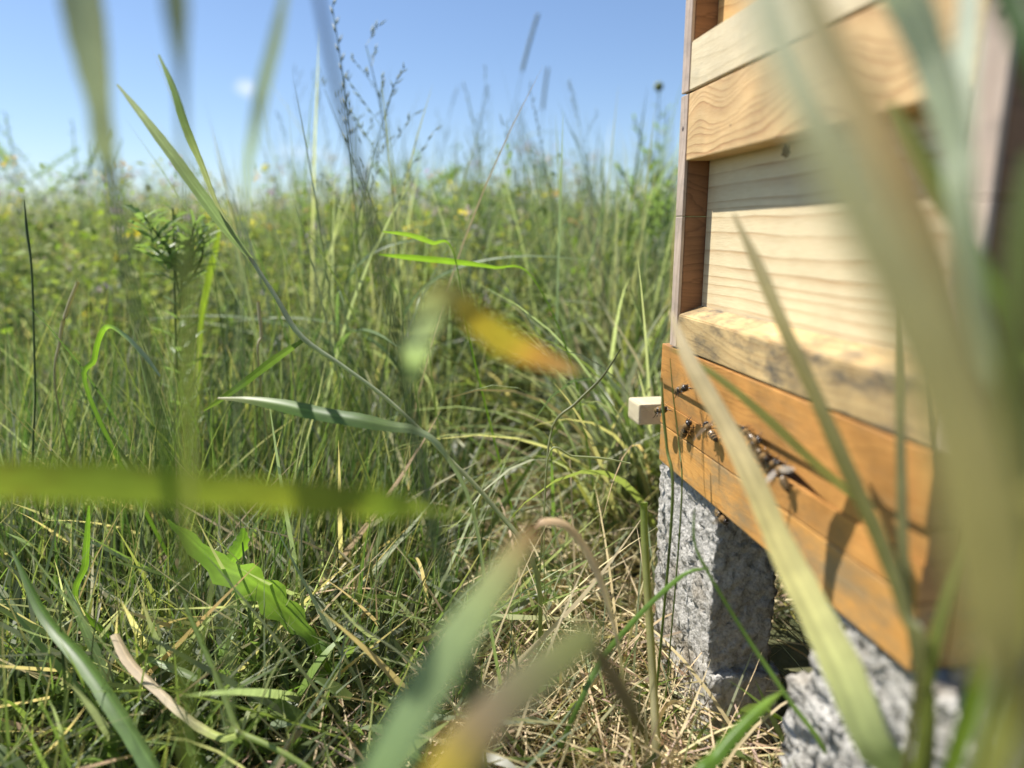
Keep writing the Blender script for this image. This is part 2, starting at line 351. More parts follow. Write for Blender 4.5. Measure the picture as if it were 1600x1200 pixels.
# entrance reducer, set back, an arch cut into its lower edge
pts = [(F1, Z1_ - .0006), (F0, Z1_ - .0006), (F0, Z2_)]
N = 22; va, vb = .288, .392
for i in range(N + 1):
    s = i / N; v = va + (vb - va) * s
    hgt = .0072 * math.sin(math.pi * s) ** 1.1 * (1 - .35 * (s - .5))
    pts.append((v, Z2_ + hgt))
pts.append((F1, Z2_))
hpoly('entrance_reducer', fl, pts, 'u', .0004, .012, W_ORANGE, 0)
pts = [(F1, Z3_ + .0003), (F0, Z3_ + .0003), (F0, Z2_ - .0004)]
for i in range(N + 1):
    s = i / N; v = va + (vb - va) * s
    pts.append((v, Z2_ - .0004 - .0022 * math.sin(math.pi * s) ** 2))
pts.append((F1, Z2_ - .0004))
hpoly('alighting_board', fl, pts, 'u', -.0006, .014, W_ORANGE, 0)
hbox('lower_board', fl, -.0004, .016, F0, F1, ZB, Z3_ - .0006, W_ORANGE2, .0010)
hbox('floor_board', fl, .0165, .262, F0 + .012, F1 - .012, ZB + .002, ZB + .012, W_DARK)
for (a, b) in ((F1 - .011, F1 - .0002), (F0 + .0002, F0 + .011)): hbox('side_board', fl, .0165, .270, a, b, ZB, ZJ - .0012, W_ORANGE2)
hbox('back_board', fl, .2705, .285, F0, F1, ZB, ZJ - .0012, W_ORANGE)
# raw batten sticking out behind the base
pg = hroot('wooden_batten', .012, .545, -.135)
tag(pg, 'raw pale wooden batten end sticking out behind the orange hive base', 'batten')
hbox('batten', pg, -.005, .16, .540, .568, -.156, -.138, W_PEG, .002)

# ------------------------------------------------------------------ concrete blocks
def block(lab, boxes, seed, amp=.0022):
    """rough concrete block: a stepped voxel skin displaced by real noise"""
    bu = min(b[0] for b in boxes); bv = sum((b[2] + b[3]) / 2 for b in boxes) / len(boxes); bz = min(b[4] for b in boxes)
    t = hroot('concrete_block', bu, bv, bz)
    h = .0027
    V = []; F = []; key = {}
    def inside(p):
        return any(b[0] < p[0] < b[1] and b[2] < p[1] < b[3] and b[4] < p[2] < b[5] for b in boxes)
    mn = [min(b[i] for b in boxes) for i in (0, 2, 4)]; mx = [max(b[i] for b in boxes) for i in (1, 3, 5)]
    nn = [int(round((mx[i] - mn[i]) / h)) for i in range(3)]
    C = [np.array([mn[i] + (k + .5) * h for k in range(nn[i])]) for i in range(3)]
    occ = np.zeros((nn[0] + 2, nn[1] + 2, nn[2] + 2), bool)
    G = np.meshgrid(*C, indexing='ij')
    for b in boxes:
        occ[1:-1, 1:-1, 1:-1] |= ((G[0] > b[0]) & (G[0] < b[1]) & (G[1] > b[2]) & (G[1] < b[3]) & (G[2] > b[4]) & (G[2] < b[5]))
    def vid(i, j, k):
        q = (i, j, k)
        if q not in key:
            key[q] = len(V); V.append((mn[0] + i * h, mn[1] + j * h, mn[2] + k * h))
        return key[q]
    offs = [((1, 0, 0), [(1, 0, 0), (1, 1, 0), (1, 1, 1), (1, 0, 1)]), ((-1, 0, 0), [(0, 0, 0), (0, 0, 1), (0, 1, 1), (0, 1, 0)]),
            ((0, 1, 0), [(0, 1, 0), (0, 1, 1), (1, 1, 1), (1, 1, 0)]), ((0, -1, 0), [(0, 0, 0), (1, 0, 0), (1, 0, 1), (0, 0, 1)]),
            ((0, 0, 1), [(0, 0, 1), (1, 0, 1), (1, 1, 1), (0, 1, 1)]), ((0, 0, -1), [(0, 0, 0), (0, 1, 0), (1, 1, 0), (1, 0, 0)])]
    for d, q in offs:
        nb = np.roll(occ, (-d[0], -d[1], -d[2]), (0, 1, 2))
        for i, j, k in np.argwhere(occ & ~nb):
            F.append([vid(i - 1 + a, j - 1 + b, k - 1 + c) for a, b, c in q])
    W = []
    for x, y, z in V:
        p = Vector((x + seed, y, z))
        n1 = noise.noise_vector(p * 55); n2 = noise.noise_vector(p * 190); n3 = noise.noise_vector(p * 420)
        d = n1 * amp * .4 + n2 * amp * 1.15 + n3 * amp * 1.0
        W.append((x + d.x - bu, y + d.y - bv, z + min(d.z, .0012) - bz))
    mesh_obj('block_body', W, F, M_CONC, t)
    return tag(t, lab, 'concrete block', 'rough concrete blocks under the hive')
GZ = -EYE - .01
ZK = ZB - .0025
block('rough grey concrete block under the far corner of the hive base', [(.006, .052, .412, .515, -.30, ZK), (.006, .056, .403, .514, GZ, -.30)], 3)
block('rough grey concrete block with stepped edge under the near corner of the hive base', [(.004, .16, .10, .292, -.23, ZK), (.000, .16, .10, .304, GZ, -.23)], 9, .003)
block('low shaded concrete block lying in the gap beneath the hive', [(.13, .24, .27, .40, GZ, -.295)], 15)
block('rough concrete block carrying the back of the hive base', [(.18, .28, .22, .50, GZ, ZK)], 23)

# ------------------------------------------------------------------ ground
def gh(x, y): return .012 * math.sin(x * 3.1 + 1) * math.sin(y * 2.3) * min(1, abs(y)) + .006 * noise.noise(Vector((x * 9, y * 9, 0)))
def ghv(x, y): return .012 * np.sin(x * 3.1 + 1) * np.sin(y * 2.3) * np.minimum(1, np.abs(y))
xs = sorted(set([round(-400 + 100 * i, 3) for i in range(9)] + [round(v, 3) for v in np.concatenate([-np.geomspace(1.2, 300, 26), np.arange(-1.2, 1.21, .04), np.geomspace(1.25, 300, 26)])]))
ys = sorted(set([round(-400 + 100 * i, 3) for i in range(4)] + [round(v, 3) for v in np.concatenate([-np.geomspace(.6, 90, 12), np.arange(-.55, 2.2, .04), np.geomspace(2.25, 900, 40)])]))
V = [(x, y, gh(x, y) * (1 if abs(x) < 40 and abs(y) < 40 else 0)) for y in ys for x in xs]; nx = len(xs)
F = [(j * nx + i, j * nx + i + 1, (j + 1) * nx + i + 1, (j + 1) * nx + i) for j in range(len(ys) - 1) for i in range(nx - 1)]
tag(mesh_obj('ground', V, F, M_SOIL), 'soil of the meadow with dead straw', None, None, 'structure')

# ------------------------------------------------------------------ grass and herbs: vectorised ribbons
rng = np.random.default_rng(7)
def ribbons(x, y, z, h, w, heading, t0, bend, col, seg=6, taper=1.6, twist=None, fold=0.0, tipcol=None, basecol=None):
    N = len(x); s = np.linspace(0, 1, seg + 1)
    ang = t0[:, None] + bend[:, None] * s[None, :] ** 1.4
    ds = h[:, None] / seg
    am = (ang[:, 1:] + ang[:, :-1]) / 2
    r = np.concatenate([np.zeros((N, 1)), np.cumsum(np.sin(am) * ds, 1)], 1)
    zz = np.concatenate([np.zeros((N, 1)), np.cumsum(np.cos(am) * ds, 1)], 1)
    cx, cy = np.cos(heading)[:, None], np.sin(heading)[:, None]
    px = x[:, None] + r * cx; py = y[:, None] + r * cy; pz = np.maximum(z[:, None] + zz, .002 + z[:, None])
    if twist is None: twist = rng.uniform(-1.2, 1.2, N)
    tw = twist[:, None] + (s[None, :] * rng.uniform(-1, 1, (N, 1)) * .6)
    # width direction: perpendicular to heading, rotated about the tangent
    a1 = np.stack([-np.sin(heading)[:, None] + 0 * r, np.cos(heading)[:, None] + 0 * r, 0 * r], -1)
    nrm = np.stack([-np.cos(ang) * cx, -np.cos(ang) * cy, np.sin(ang)], -1)
    wd = a1 * np.cos(tw)[..., None] + nrm * np.sin(tw)[..., None]
    prof = np.clip((1 - s ** taper), .02, 1) * np.clip(.55 + 2.0 * s, 0, 1)
    ww = (w[:, None] * prof[None, :] / 2)[..., None]
    P = np.stack([px, py, pz], -1)
    Vv = np.stack([P - wd * ww, P + wd * ww], 2)              # N, seg+1, 2, 3
    V = Vv.reshape(-1, 3)
    b = (np.arange(N) * (seg + 1) * 2)[:, None] + (np.arange(seg) * 2)[None, :]
    F = np.stack([b, b + 1, b + 3, b + 2], -1).reshape(-1, 4)
    c = np.repeat(col[:, None, :], seg + 1, 1)
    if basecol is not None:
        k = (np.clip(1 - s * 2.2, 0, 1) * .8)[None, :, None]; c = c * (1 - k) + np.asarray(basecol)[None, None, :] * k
    if tipcol is not None:
        k = (np.clip((s - .7) / .3, 0, 1))[None, :, None] * (rng.random((N, 1, 1)) < .3); c = c * (1 - k) + np.asarray(tipcol)[None, None, :] * k
    C = np.repeat(c[:, :, None, :], 2, 2).reshape(-1, 3)
    return V, F, C
def merge(parts):
    Vs, Fs, Cs, o = [], [], [], 0
    for V, F, C in parts:
        Vs.append(V); Fs.append(F + o); Cs.append(C); o += len(V)
    return np.concatenate(Vs), np.concatenate(Fs), np.concatenate(Cs)
G_MID = (.122, .168, .050); G_YEL = (.215, .232, .075); G_BLUE = (.175, .20, .13); G_DARK = (.05, .07, .025)
TAN = (.42, .34, .20); STRAW = (.50, .41, .25); BROWN = (.20, .13, .075); PALE = (.34, .36, .22)
def palette(N, cols, wts, var=.25):
    idx = rng.choice(len(cols), N, p=np.array(wts) / sum(wts)); c = np.array(cols)[idx]
    return np.clip(c * 1.18, 0, .6) * rng.uniform(1 - var, 1 + var, (N, 1)) * rng.uniform(.93, 1.07, (N, 3))
def scatter(N, y0, y1, power=1.0, xlo=-.95, xhi=.95, pad=.25):
    """positions spread so that density per picture area stays even"""
    y = y0 + (y1 - y0) * rng.random(N) ** power
    x = y * rng.uniform(xlo, xhi, N) + rng.uniform(-pad, pad, N)
    return x, y
def hive_uv(x, y): return x * NV.x + y * NV.y - FACE, x * DV.x + y * DV.y
def clear(x, y, near=.26, margin=.0):
    u, v = hive_uv(x, y)
    k = ~((u > -.004 - margin) & (u < .30) & (v > .06) & (v < .53 + margin))
    k |= (u > .0) & (u < .24) & (v > .315) & (v < .385)
    k &= (x * x + (y) ** 2 > near ** 2)
    return k
# --- near sward: green, to the left; thin and straw-filled towards the blocks
def leaves_cloud(x, y, z, size, col, upw=.5):
    """one small pointed leaf per position: a bent diamond of two triangles-as-quads"""
    N = len(x); hd = rng.uniform(0, 2 * np.pi, N); el = rng.uniform(-.5, 1.1, N)
    d = np.stack([np.cos(hd) * np.cos(el), np.sin(hd) * np.cos(el), np.sin(el)], -1)
    s = np.stack([-np.sin(hd), np.cos(hd), rng.uniform(-.5, .5, N)], -1)
    P = np.stack([x, y, z], -1); L = size[:, None]; wdt = (size * rng.uniform(.16, .32, N))[:, None]
    V = np.stack([P, P + d * L * .5 + s * wdt, P + d * L + np.array([0, 0, -.15]) * L, P + d * L * .5 - s * wdt], 1).reshape(-1, 3)
    F = np.arange(N * 4).reshape(N, 4)
    return V, F, np.repeat(col, 4, 0)
def near_sward():
    parts = []
    def clumped(M, n, y0, y1, xlo, xhi, sp, pw=1.1):
        cx, cy = scatter(M, y0, y1, pw, xlo, xhi, .05)
        ch = rng.normal(.3, 1.4, M); ci = rng.integers(0, M, n)
        x = cx[ci] + rng.normal(0, sp, n); y = cy[ci] + rng.normal(0, sp, n)
        return x, y, ch[ci] + rng.normal(0, .45, n), rng.uniform(.65, 1.2, M)[ci], ci
    # low dense growth
    x, y, hd, hs, ci = clumped(900, 15000, .33, 1.55, -.95, .95, .035)
    green = np.clip((-.02 - x) / .20 + .5 * (y - .55), 0, 1)
    k = clear(x, y, .30, .01) & (rng.random(len(x)) < .22 + .78 * green) & (y > .25); x, y, hd, hs, green = x[k], y[k], hd[k], hs[k], green[k]; N = len(x)
    h = rng.uniform(.05, .19, N) * hs * (1 + .3 * np.clip(y - .5, 0, 1)) * (.65 + .35 * green)
    parts.append(ribbons(x, y, ghv(x, y), h, rng.uniform(.0013, .0042, N), hd, rng.uniform(0, 1.0, N), rng.uniform(-.15, .8, N), palette(N, [G_MID, G_YEL, G_BLUE, G_DARK, TAN, PALE], [5, 1.6, 4.4, 3.2, .8, 1.6], .3), 6, basecol=(.07, .075, .03), tipcol=TAN))  # dark basecol paints shade into the gaps between the blades
    # tall straight sedge-like tufts on the left
    x, y, hd, hs, ci = clumped(130, 2300, .50, .95, -.85, -.16, .022, 1.0)
    k = clear(x, y, .45, .02); x, y, hd, hs = x[k], y[k], hd[k], hs[k]; N = len(x)
    lim = .34 * np.clip((y - .15) / .55, .3, 1.05)
    parts.append(ribbons(x, y, ghv(x, y), lim * hs * rng.uniform(.5, 1.0, N), rng.uniform(.0014, .0034, N), hd, rng.uniform(0, .28, N), rng.uniform(0, .55, N), palette(N, [G_MID, (.06, .11, .03), G_BLUE, G_YEL], [4, 4, 2.4, 1.2]), 8, basecol=(.06, .07, .03), tipcol=TAN))  # darkened feet again, shade put into the colour low in the tufts
    # long leaning blades, fewer and broader
    N = 2000
    x, y = scatter(N, .42, 1.4, 1.0, -.95, .2); k = clear(x, y, .42, .02) & ((x < -.10) | (rng.random(N) < .34)); x, y = x[k], y[k]; N = len(x)
    lim = .33 * np.clip((y - .2) / .6, .3, 1)
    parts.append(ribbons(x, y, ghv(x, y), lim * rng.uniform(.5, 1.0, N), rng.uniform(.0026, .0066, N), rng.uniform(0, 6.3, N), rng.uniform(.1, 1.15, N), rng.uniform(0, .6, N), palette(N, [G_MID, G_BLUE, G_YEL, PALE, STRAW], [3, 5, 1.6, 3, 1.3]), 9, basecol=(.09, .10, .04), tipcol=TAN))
    N = 420
    x, y = scatter(N, .40, .72, 1.0, -.85, -.12, .05); k = clear(x, y, .40, .02); x, y = x[k], y[k]; N = len(x)
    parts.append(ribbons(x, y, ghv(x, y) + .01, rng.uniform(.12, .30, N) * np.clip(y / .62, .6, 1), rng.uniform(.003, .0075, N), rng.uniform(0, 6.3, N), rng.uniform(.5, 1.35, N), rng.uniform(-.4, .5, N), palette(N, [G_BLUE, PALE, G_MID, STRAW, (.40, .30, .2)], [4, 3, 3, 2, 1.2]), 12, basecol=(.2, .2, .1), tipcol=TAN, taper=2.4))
    # broader weed leaves low down: short curved lances
    N = 5200
    x, y, hd, hs, ci = clumped(420, N, .36, 1.4, -.95, .45, .018)
    k = clear(x, y, .33, .02) & ((x < -.07) | (rng.random(N) < .15)); x, y, hd, hs = x[k], y[k], hd[k], hs[k]; N = len(x)
    parts.append(ribbons(x, y, ghv(x, y) + rng.uniform(0, .06, N) * hs, rng.uniform(.022, .060, N), rng.uniform(.005, .011, N), rng.uniform(0, 6.3, N), rng.uniform(.5, 1.3, N), rng.uniform(0, .9, N), palette(N, [G_MID, G_DARK, (.13, .20, .04), G_BLUE], [3, 2, 2, 1.5]), 6, taper=2.2))
    return merge(parts)
V, F, C = near_sward()
tag(np_mesh('grass', V, F, C, M_LEAF), 'dense green meadow grass in front of and beside the hive', 'grass', None, 'stuff')
# --- dead straw lying on the ground
def straw():
    N = 19000
    x, y = scatter(N, .28, 1.6, 1.2); k = clear(x, y, .2, -.02); x, y = x[k], y[k]
    patch = np.clip(1.2 - np.abs(x - .08) / .27, .18, 1); k = rng.random(len(x)) < patch; x, y = x[k], y[k]; N = len(x)
    z = ghv(x, y) + rng.uniform(.0, .03, N)
    a = ribbons(x, y, z, rng.uniform(.02, .11, N), rng.uniform(.0006, .0022, N), rng.uniform(0, 6.3, N), rng.uniform(1.0, 1.62, N), rng.uniform(-.6, .8, N), palette(N, [TAN, STRAW, BROWN, (.3, .22, .17)], [4, 4, 2, 2], .35), 5, taper=4)
    N = 900
    x = rng.uniform(-.05, .28, N) ; y = rng.uniform(.36, 1.0, N); k = clear(x, y, .33, .0); x, y = x[k], y[k]; N = len(x)
    b = ribbons(x, y, ghv(x, y), rng.uniform(.05, .20, N), rng.uniform(.001, .003, N), rng.uniform(0, 6.3, N), rng.uniform(.2, 1.2, N), rng.uniform(.2, 1.6, N), palette(N, [TAN, STRAW, PALE], [4, 3, 2], .3), 7, taper=3)
    return merge([a, b])
V, F, C = straw()
tag(np_mesh('dead_grass', V, F, C, M_DRY), 'tangled dry straw and dead grass on the ground by the blocks', 'dead grass', None, 'stuff')
# --- middle and far meadow
def meadow():
    parts = []
    for (N, y0, y1, p, h0, h1, w0, w1, seg) in ((11000, 1.1, 2.6, .9, .12, .46, .003, .008, 6), (11000, 2.4, 7, 1.1, .30, .66, .005, .013, 5), (16000, 7, 30, 1.5, .5, .85, .010, .022, 4)):
        x, y = scatter(N, y0, y1, p, -.85, .85, .4); k = clear(x, y, .3, .02); x, y = x[k], y[k]; N = len(x)
        side = 1 / (1 + np.exp((x / y + .10) * 14))           # 1 on the left
        pal = palette(N, [G_BLUE, PALE, G_MID, G_YEL, TAN, G_DARK], [4, 4, 3, 1.4, .9, 1.2])
        pal2 = palette(N, [G_YEL, G_MID, G_DARK, G_BLUE, PALE], [4, 4, 2.5, 1, .7])
        c = np.where((rng.random(N) < side)[:, None], pal2, pal)
        kk = rng.random(N) > side * .7; x, y, c, side = x[kk], y[kk], c[kk], side[kk]; N = len(x)
        hh = rng.uniform(h0, h1, N) * (.92 + .16 * np.sin(x * 2.3 + y))
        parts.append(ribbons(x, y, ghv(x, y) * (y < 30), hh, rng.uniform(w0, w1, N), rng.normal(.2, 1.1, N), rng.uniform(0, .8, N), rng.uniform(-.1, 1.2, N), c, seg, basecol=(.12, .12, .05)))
    for (N, lo, hi, ya, yb, h0, h1) in ((3600, -.20, .25, 1.0, 2.3, .16, .46), (1500, .12, .25, .70, 1.6, .12, .42), (2200, -.75, -.15, .95, 2.2, .16, .40)):
        y = rng.uniform(ya, yb, N); x = y * rng.uniform(lo, hi, N); k = clear(x, y, .5, .02); x, y = x[k], y[k]; N = len(x)
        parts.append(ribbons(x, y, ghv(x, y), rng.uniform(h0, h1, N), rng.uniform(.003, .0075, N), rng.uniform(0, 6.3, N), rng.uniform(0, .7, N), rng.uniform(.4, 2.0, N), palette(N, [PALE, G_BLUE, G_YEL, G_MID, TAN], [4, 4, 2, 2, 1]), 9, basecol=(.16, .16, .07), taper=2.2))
    return merge(parts)
V, F, C = meadow()
tag(np_mesh('meadow_grass', V, F, C, M_LEAF), 'tall soft meadow grass stretching away behind the hive', 'meadow grass', None, 'stuff')
def stems():
    parts = []
    for (N, lo, hi, ya, yb, pa, pb) in ((190, -.36, -.13, .75, 2.2, 40, 330), (380, -.14, .26, .95, 2.8, 120, 330), (230, .06, .24, .9, 2.0, 90, 330), (150, -.85, -.30, 1.4, 3.2, 215, 330)):
        y = rng.uniform(ya, yb, N); x = y * rng.uniform(lo, hi, N); k = clear(x, y, .5, .04); x, y = x[k], y[k]; N = len(x)
        py = pa + (pb - pa) * rng.random(N) ** .42
        d = (600 - py) / 1100; up = (np.sin(np.arctan(d) - PITCH) / np.cos(np.arctan(d) - PITCH)) * y + EYE
        h = np.maximum(up, .12) * 1.04
        parts.append(ribbons(x, y, 0 * x, h, rng.uniform(.0012, .0034, N) * (.7 + .4 * y), rng.uniform(0, 6.3, N), rng.uniform(0, .3, N), rng.uniform(0, .55, N), palette(N, [G_BLUE, PALE, G_MID, TAN], [5, 4, 2, .8]), 9, taper=7))
        # open seed heads: small slim spikelets round the upper third
    return merge(parts)
V, F, C = stems()
tag(np_mesh('meadow_stalks', V, F, C, M_LEAF), 'fine pale grass stalks standing above the meadow against the sky', 'grass stalks', None, 'stuff')
def herbs():
    parts = []; fl = []
    for (N, y0, y1, p, h0, h1, sz, nl) in ((4200, 1.05, 3.2, .9, .14, .56, .028, 36), (3400, 3.0, 9, 1.2, .42, .76, .045, 28), (1000, 9, 32, 1.5, .6, .95, .11, 18)):
        x, y = scatter(N, y0, y1, p, -.85, .75, .2)
        k = (rng.random(N) < 1 / (1 + np.exp((x / y + .10) * 9)) + .5) & clear(x, y, .4, .08); x, y = x[k], y[k]; N = len(x)
        h = rng.uniform(h0, h1, N) * (1 + .14 * np.sin(x / y * 23 + 1) + .10 * np.sin(x / y * 51 + y))
        h = np.minimum(h, EYE + y * rng.uniform(.03, .115, N) - y * 0 + y * rng.random(N) ** 2 * .10 * (np.clip((x / y + .12) / .1, 0, 1) + np.clip((-x / y - .55) / .1, 0, 1)))
        hdg = rng.uniform(0, 6.3, N); t0 = rng.uniform(0, .25, N); bd = rng.uniform(0, .35, N)
        parts.append(ribbons(x, y, 0 * x, h, np.full(N, sz * .09), hdg, t0, bd, palette(N, [G_MID, G_DARK, PALE], [2, 2, 1]), 5, taper=5))
        s = rng.uniform(.18, 1, (N, nl)); am = t0[:, None] + bd[:, None] * s * .5
        lx = x[:, None] + np.sin(am) * h[:, None] * s * np.cos(hdg)[:, None] + rng.normal(0, sz * .5, (N, nl))
        ly = y[:, None] + np.sin(am) * h[:, None] * s * np.sin(hdg)[:, None] + rng.normal(0, sz * .5, (N, nl))
        lz = np.cos(am) * h[:, None] * s
        cc = np.repeat(palette(N, [G_YEL, G_MID, (.15, .21, .035), (.22, .23, .06), G_BLUE, G_DARK], [3.5, 3, 3, 1.5, .8, 2]), nl, 0)
        parts.append(leaves_cloud(lx.ravel(), ly.ravel(), lz.ravel(), rng.uniform(.5, 1.2, N * nl) * sz * (1.3 - .7 * s.ravel()), cc))
        # flower clusters at some tops
        m = rng.random(N) < .3; fx, fy, fz = x[m] + np.sin(t0[m]) * h[m] * np.cos(hdg[m]), y[m] + np.sin(t0[m]) * h[m] * np.sin(hdg[m]), h[m] * .97 * np.cos(t0[m])
        n = len(fx); q = 9
        FC = palette(n, [(.32, .25, .36), (.24, .18, .30), (.50, .42, .06), (.45, .44, .36), (.40, .25, .10), (.26, .21, .19)], [3, 2.4, 2.0, .5, 1, 2.5], .15)
        fl.append(leaves_cloud((fx[:, None] + rng.normal(0, sz * .16, (n, q))).ravel(), (fy[:, None] + rng.normal(0, sz * .16, (n, q))).ravel(), (fz[:, None] + rng.normal(0, sz * .2, (n, q))).ravel(), rng.uniform(.3, .6, n * q) * sz, np.repeat(FC, q, 0)))
    return merge(parts), merge(fl)
(V, F, C), FLW = herbs()
tag(np_mesh('meadow_herbs', V, F, C, M_HERB), 'leafy yellow-green meadow herbs along the horizon', 'meadow herbs', None, 'stuff')
tag(np_mesh('meadow_flowers', *FLW, M_HERB), 'scattered mauve and yellow meadow flowers among the herbs', 'meadow flowers', None, 'stuff')

# ------------------------------------------------------------------ hand-placed blades, stems and plants
def crom(P, n):
    """Catmull-Rom through rows of P"""
    P = np.asarray(P, float)
    if len(P) == 2: 
        t = np.linspace(0, 1, n)[:, None]; return P[0] * (1 - t) + P[1] * t
    Q = np.vstack([2 * P[0] - P[1], P, 2 * P[-1] - P[-2]]); out = []
    m = len(P) - 1
    for k in range(n):
        u = k / (n - 1) * m; i = min(int(u), m - 1); t = u - i
        p0, p1, p2, p3 = Q[i], Q[i + 1], Q[i + 2], Q[i + 3]
        out.append(.5 * ((2 * p1) + (-p0 + p2) * t + (2 * p0 - 5 * p1 + 4 * p2 - p3) * t * t + (-p0 + 3 * p1 - 3 * p2 + p3) * t ** 3))
    return np.array(out)
def rows(pts):
    """(px, py, depth, widthpx) or ('w', x, y, z, width_m) -> x y z width"""
    o = []
    for p in pts:
        if p[0] == 'w': o.append(p[1:5])
        else:
            v = at(p[0], p[1], p[2]); o.append((v.x, v.y, v.z, p[3] * p[2] / 1100.0))
    return np.array(o, float)
def blade_geo(pts, cols, roll=0.55, rollend=None, fold=.25, n=40, jag=0, seed=0, rows_in=None, spots=0.0):
    r = rows(pts) if rows_in is None else rows_in
    S = crom(r, n); P = S[:, :3]; Wd = np.maximum(S[:, 3], .0003)
    T = np.gradient(P, axis=0); T /= np.linalg.norm(T, axis=1)[:, None] + 1e-9
    eye = np.array([0, 0, EYE]); view = P - eye; view /= np.linalg.norm(view, axis=1)[:, None]
    side = np.cross(T, view); side /= np.linalg.norm(side, axis=1)[:, None] + 1e-9
    for i in range(1, n):
        if side[i] @ side[i - 1] < 0: side[i] = -side[i]
        q = side[i - 1] - T[i] * (side[i - 1] @ T[i]); q = q * .8 + side[i] * .2; q -= T[i] * (q @ T[i]); side[i] = q / (np.linalg.norm(q) + 1e-9)
    nr = np.cross(side, T)
    if roll and rollend is None:            # turn the blade's face to whichever side catches the sun
        def facing(q): return np.abs((nr * math.cos(q) - side * math.sin(q)) @ np.array(sdir)).mean()
        if facing(-roll) > facing(roll): roll = -roll
        Wd = Wd / max(.6, math.cos(roll))
    rl = np.linspace(roll, roll if rollend is None else rollend, n)[:, None]
    sd = side * np.cos(rl) + nr * np.sin(rl); nn = np.cross(sd, T)
    rnd = random.Random(seed)
    V = []; C = []
    cc = crom(np.array(cols), n) if len(cols) > 1 else np.repeat(np.array(cols), n, 0)
    cc = np.clip(cc * 1.15, .004, 1)
    K = 9
    streak = [rnd.uniform(.84, 1.14) for _ in range(K)]; streak[K // 2] = 1.3
    ph1, ph2 = rnd.uniform(0, 6), rnd.uniform(0, 6)
    for i in range(n):
        w = Wd[i] * (1 + .035 * math.sin(i * .9 + ph1) + .03 * math.sin(i * 2.3 + ph2))
        wl_, wr_ = w, w
        if jag:
            wl_ = w * (1 - jag * (.5 + .5 * math.sin(i * 1.9 + seed)) * rnd.uniform(.7, 1)); wr_ = w * (1 - jag * (.5 + .5 * math.sin(i * 1.9 + 2 + seed)) * rnd.uniform(.7, 1))
        for k in range(K):
            a = (k / (K - 1) - .5); ww = wl_ if a < 0 else wr_
            V.append(P[i] + sd[i] * ww * a + nn[i] * fold * w * (abs(a) * 2) ** 1.5 * .5)
            c = cc[i] * streak[k] * rnd.uniform(.93, 1.07)
            if spots and rnd.random() < spots: c = c * .5 + np.array((.10, .05, .02)) * .5
            C.append(c)
    F = [(i * K + k, i * K + k + 1, (i + 1) * K + k + 1, (i + 1) * K + k) for i in range(n - 1) for k in range(K - 1)]
    return V, F, C
def tube_geo(r, cols, n=30, ns=6, bumps=0):
    S = crom(r, n); P = S[:, :3]; Wd = np.maximum(S[:, 3], .0002) / 2
    T = np.gradient(P, axis=0); T /= np.linalg.norm(T, axis=1)[:, None] + 1e-9
    up = np.array([.3, .2, .93]); a = np.cross(T, up); a /= np.linalg.norm(a, axis=1)[:, None] + 1e-9; b = np.cross(T, a)
    cc = crom(np.array(cols), n) if len(cols) > 1 else np.repeat(np.array(cols), n, 0); cc = np.clip(cc, .004, 1)
    V = []; C = []
    for i in range(n):
        for k in range(ns):
            q = 2 * math.pi * k / ns; V.append(P[i] + (a[i] * math.cos(q) + b[i] * math.sin(q)) * Wd[i]); C.append(cc[i])
    F = [(i * ns + k, i * ns + (k + 1) % ns, (i + 1) * ns + (k + 1) % ns, (i + 1) * ns + k) for i in range(n - 1) for k in range(ns)]
    F.append(tuple(range(ns))); F.append(tuple((n - 1) * ns + k for k in range(ns))[::-1])
    return V, F, C
def rebase(V, base): return [Vector(v) - base for v in V]
def blade(lab, pts, cols, cat='grass blade', name='grass_leaf', group=None, mat=None, **kw):
    V, F, C = blade_geo(pts, cols, **kw)
    r = rows(pts); i = int(np.argmin(r[:, 2])); base = Vector(r[i, :3])
    o = mesh_obj(name, rebase(V, base), F, mat or M_LEAF, None, True, C); o.location = base
    return tag(o, lab, cat, group)
GRP_BLUR = 'blurred grass blades close to the lens'
def down(x, y, w=.003): return ('w', x, y, -.003, w)
YG = (.22, .27, .06); SAGE = (.21, .26, .13); OLIVE = (.17, .165, .05); SGREY = (.10, .145, .085); LIME = (.17, .22, .025)

# -- right: big blades crossing in front of the hive
blade('very wide pale olive blade crossing the hive from top to bottom', [(1180, -60, 0.0903, 56), (1212, 50, 0.0886, 64), (1268, 180, 0.0860, 74), (1338, 320, 0.0843, 84), (1420, 480, 0.0826, 100), (1495, 660, 0.0817, 112), (1540, 860, 0.0817, 112), (1560, 1080, 0.0834, 90), (1568, 1300, 0.0946, 60), down(.105, .15, .006)],
      [(.48, .48, .36), (.48, .47, .32), (.48, .43, .24), (.42, .35, .16), (.32, .27, .10), (.25, .22, .09), SAGE], group=None, roll=.35, fold=.2)
blade('brownish olive blade slanting down behind the wide pale one', [(1255, -40, 0.1161, 34), (1305, 70, 0.1118, 42), (1370, 190, 0.1075, 50), (1430, 320, 0.1049, 58), (1490, 500, 0.1032, 60), (1550, 760, 0.1032, 60), (1600, 1050, 0.1075, 50), down(.115, .19)],
      [(.30, .27, .15), (.38, .29, .15), (.46, .31, .14), (.38, .29, .11), (.24, .22, .06), (.12, .14, .03)])
blade('pale grey-green blade sloping into a fork before the hive post', [(1370, -60, .15, 60), (1425, 30, .15, 58), (1462, 130, .15, 52), (1490, 230, .15, 46), (1500, 330, .15, 40), (1535, 560, .155, 26), (1590, 900, .16, 20), down(.14, .21)],
      [(.46, .49, .42), (.44, .47, .37), (.36, .39, .25), (.15, .18, .06)])
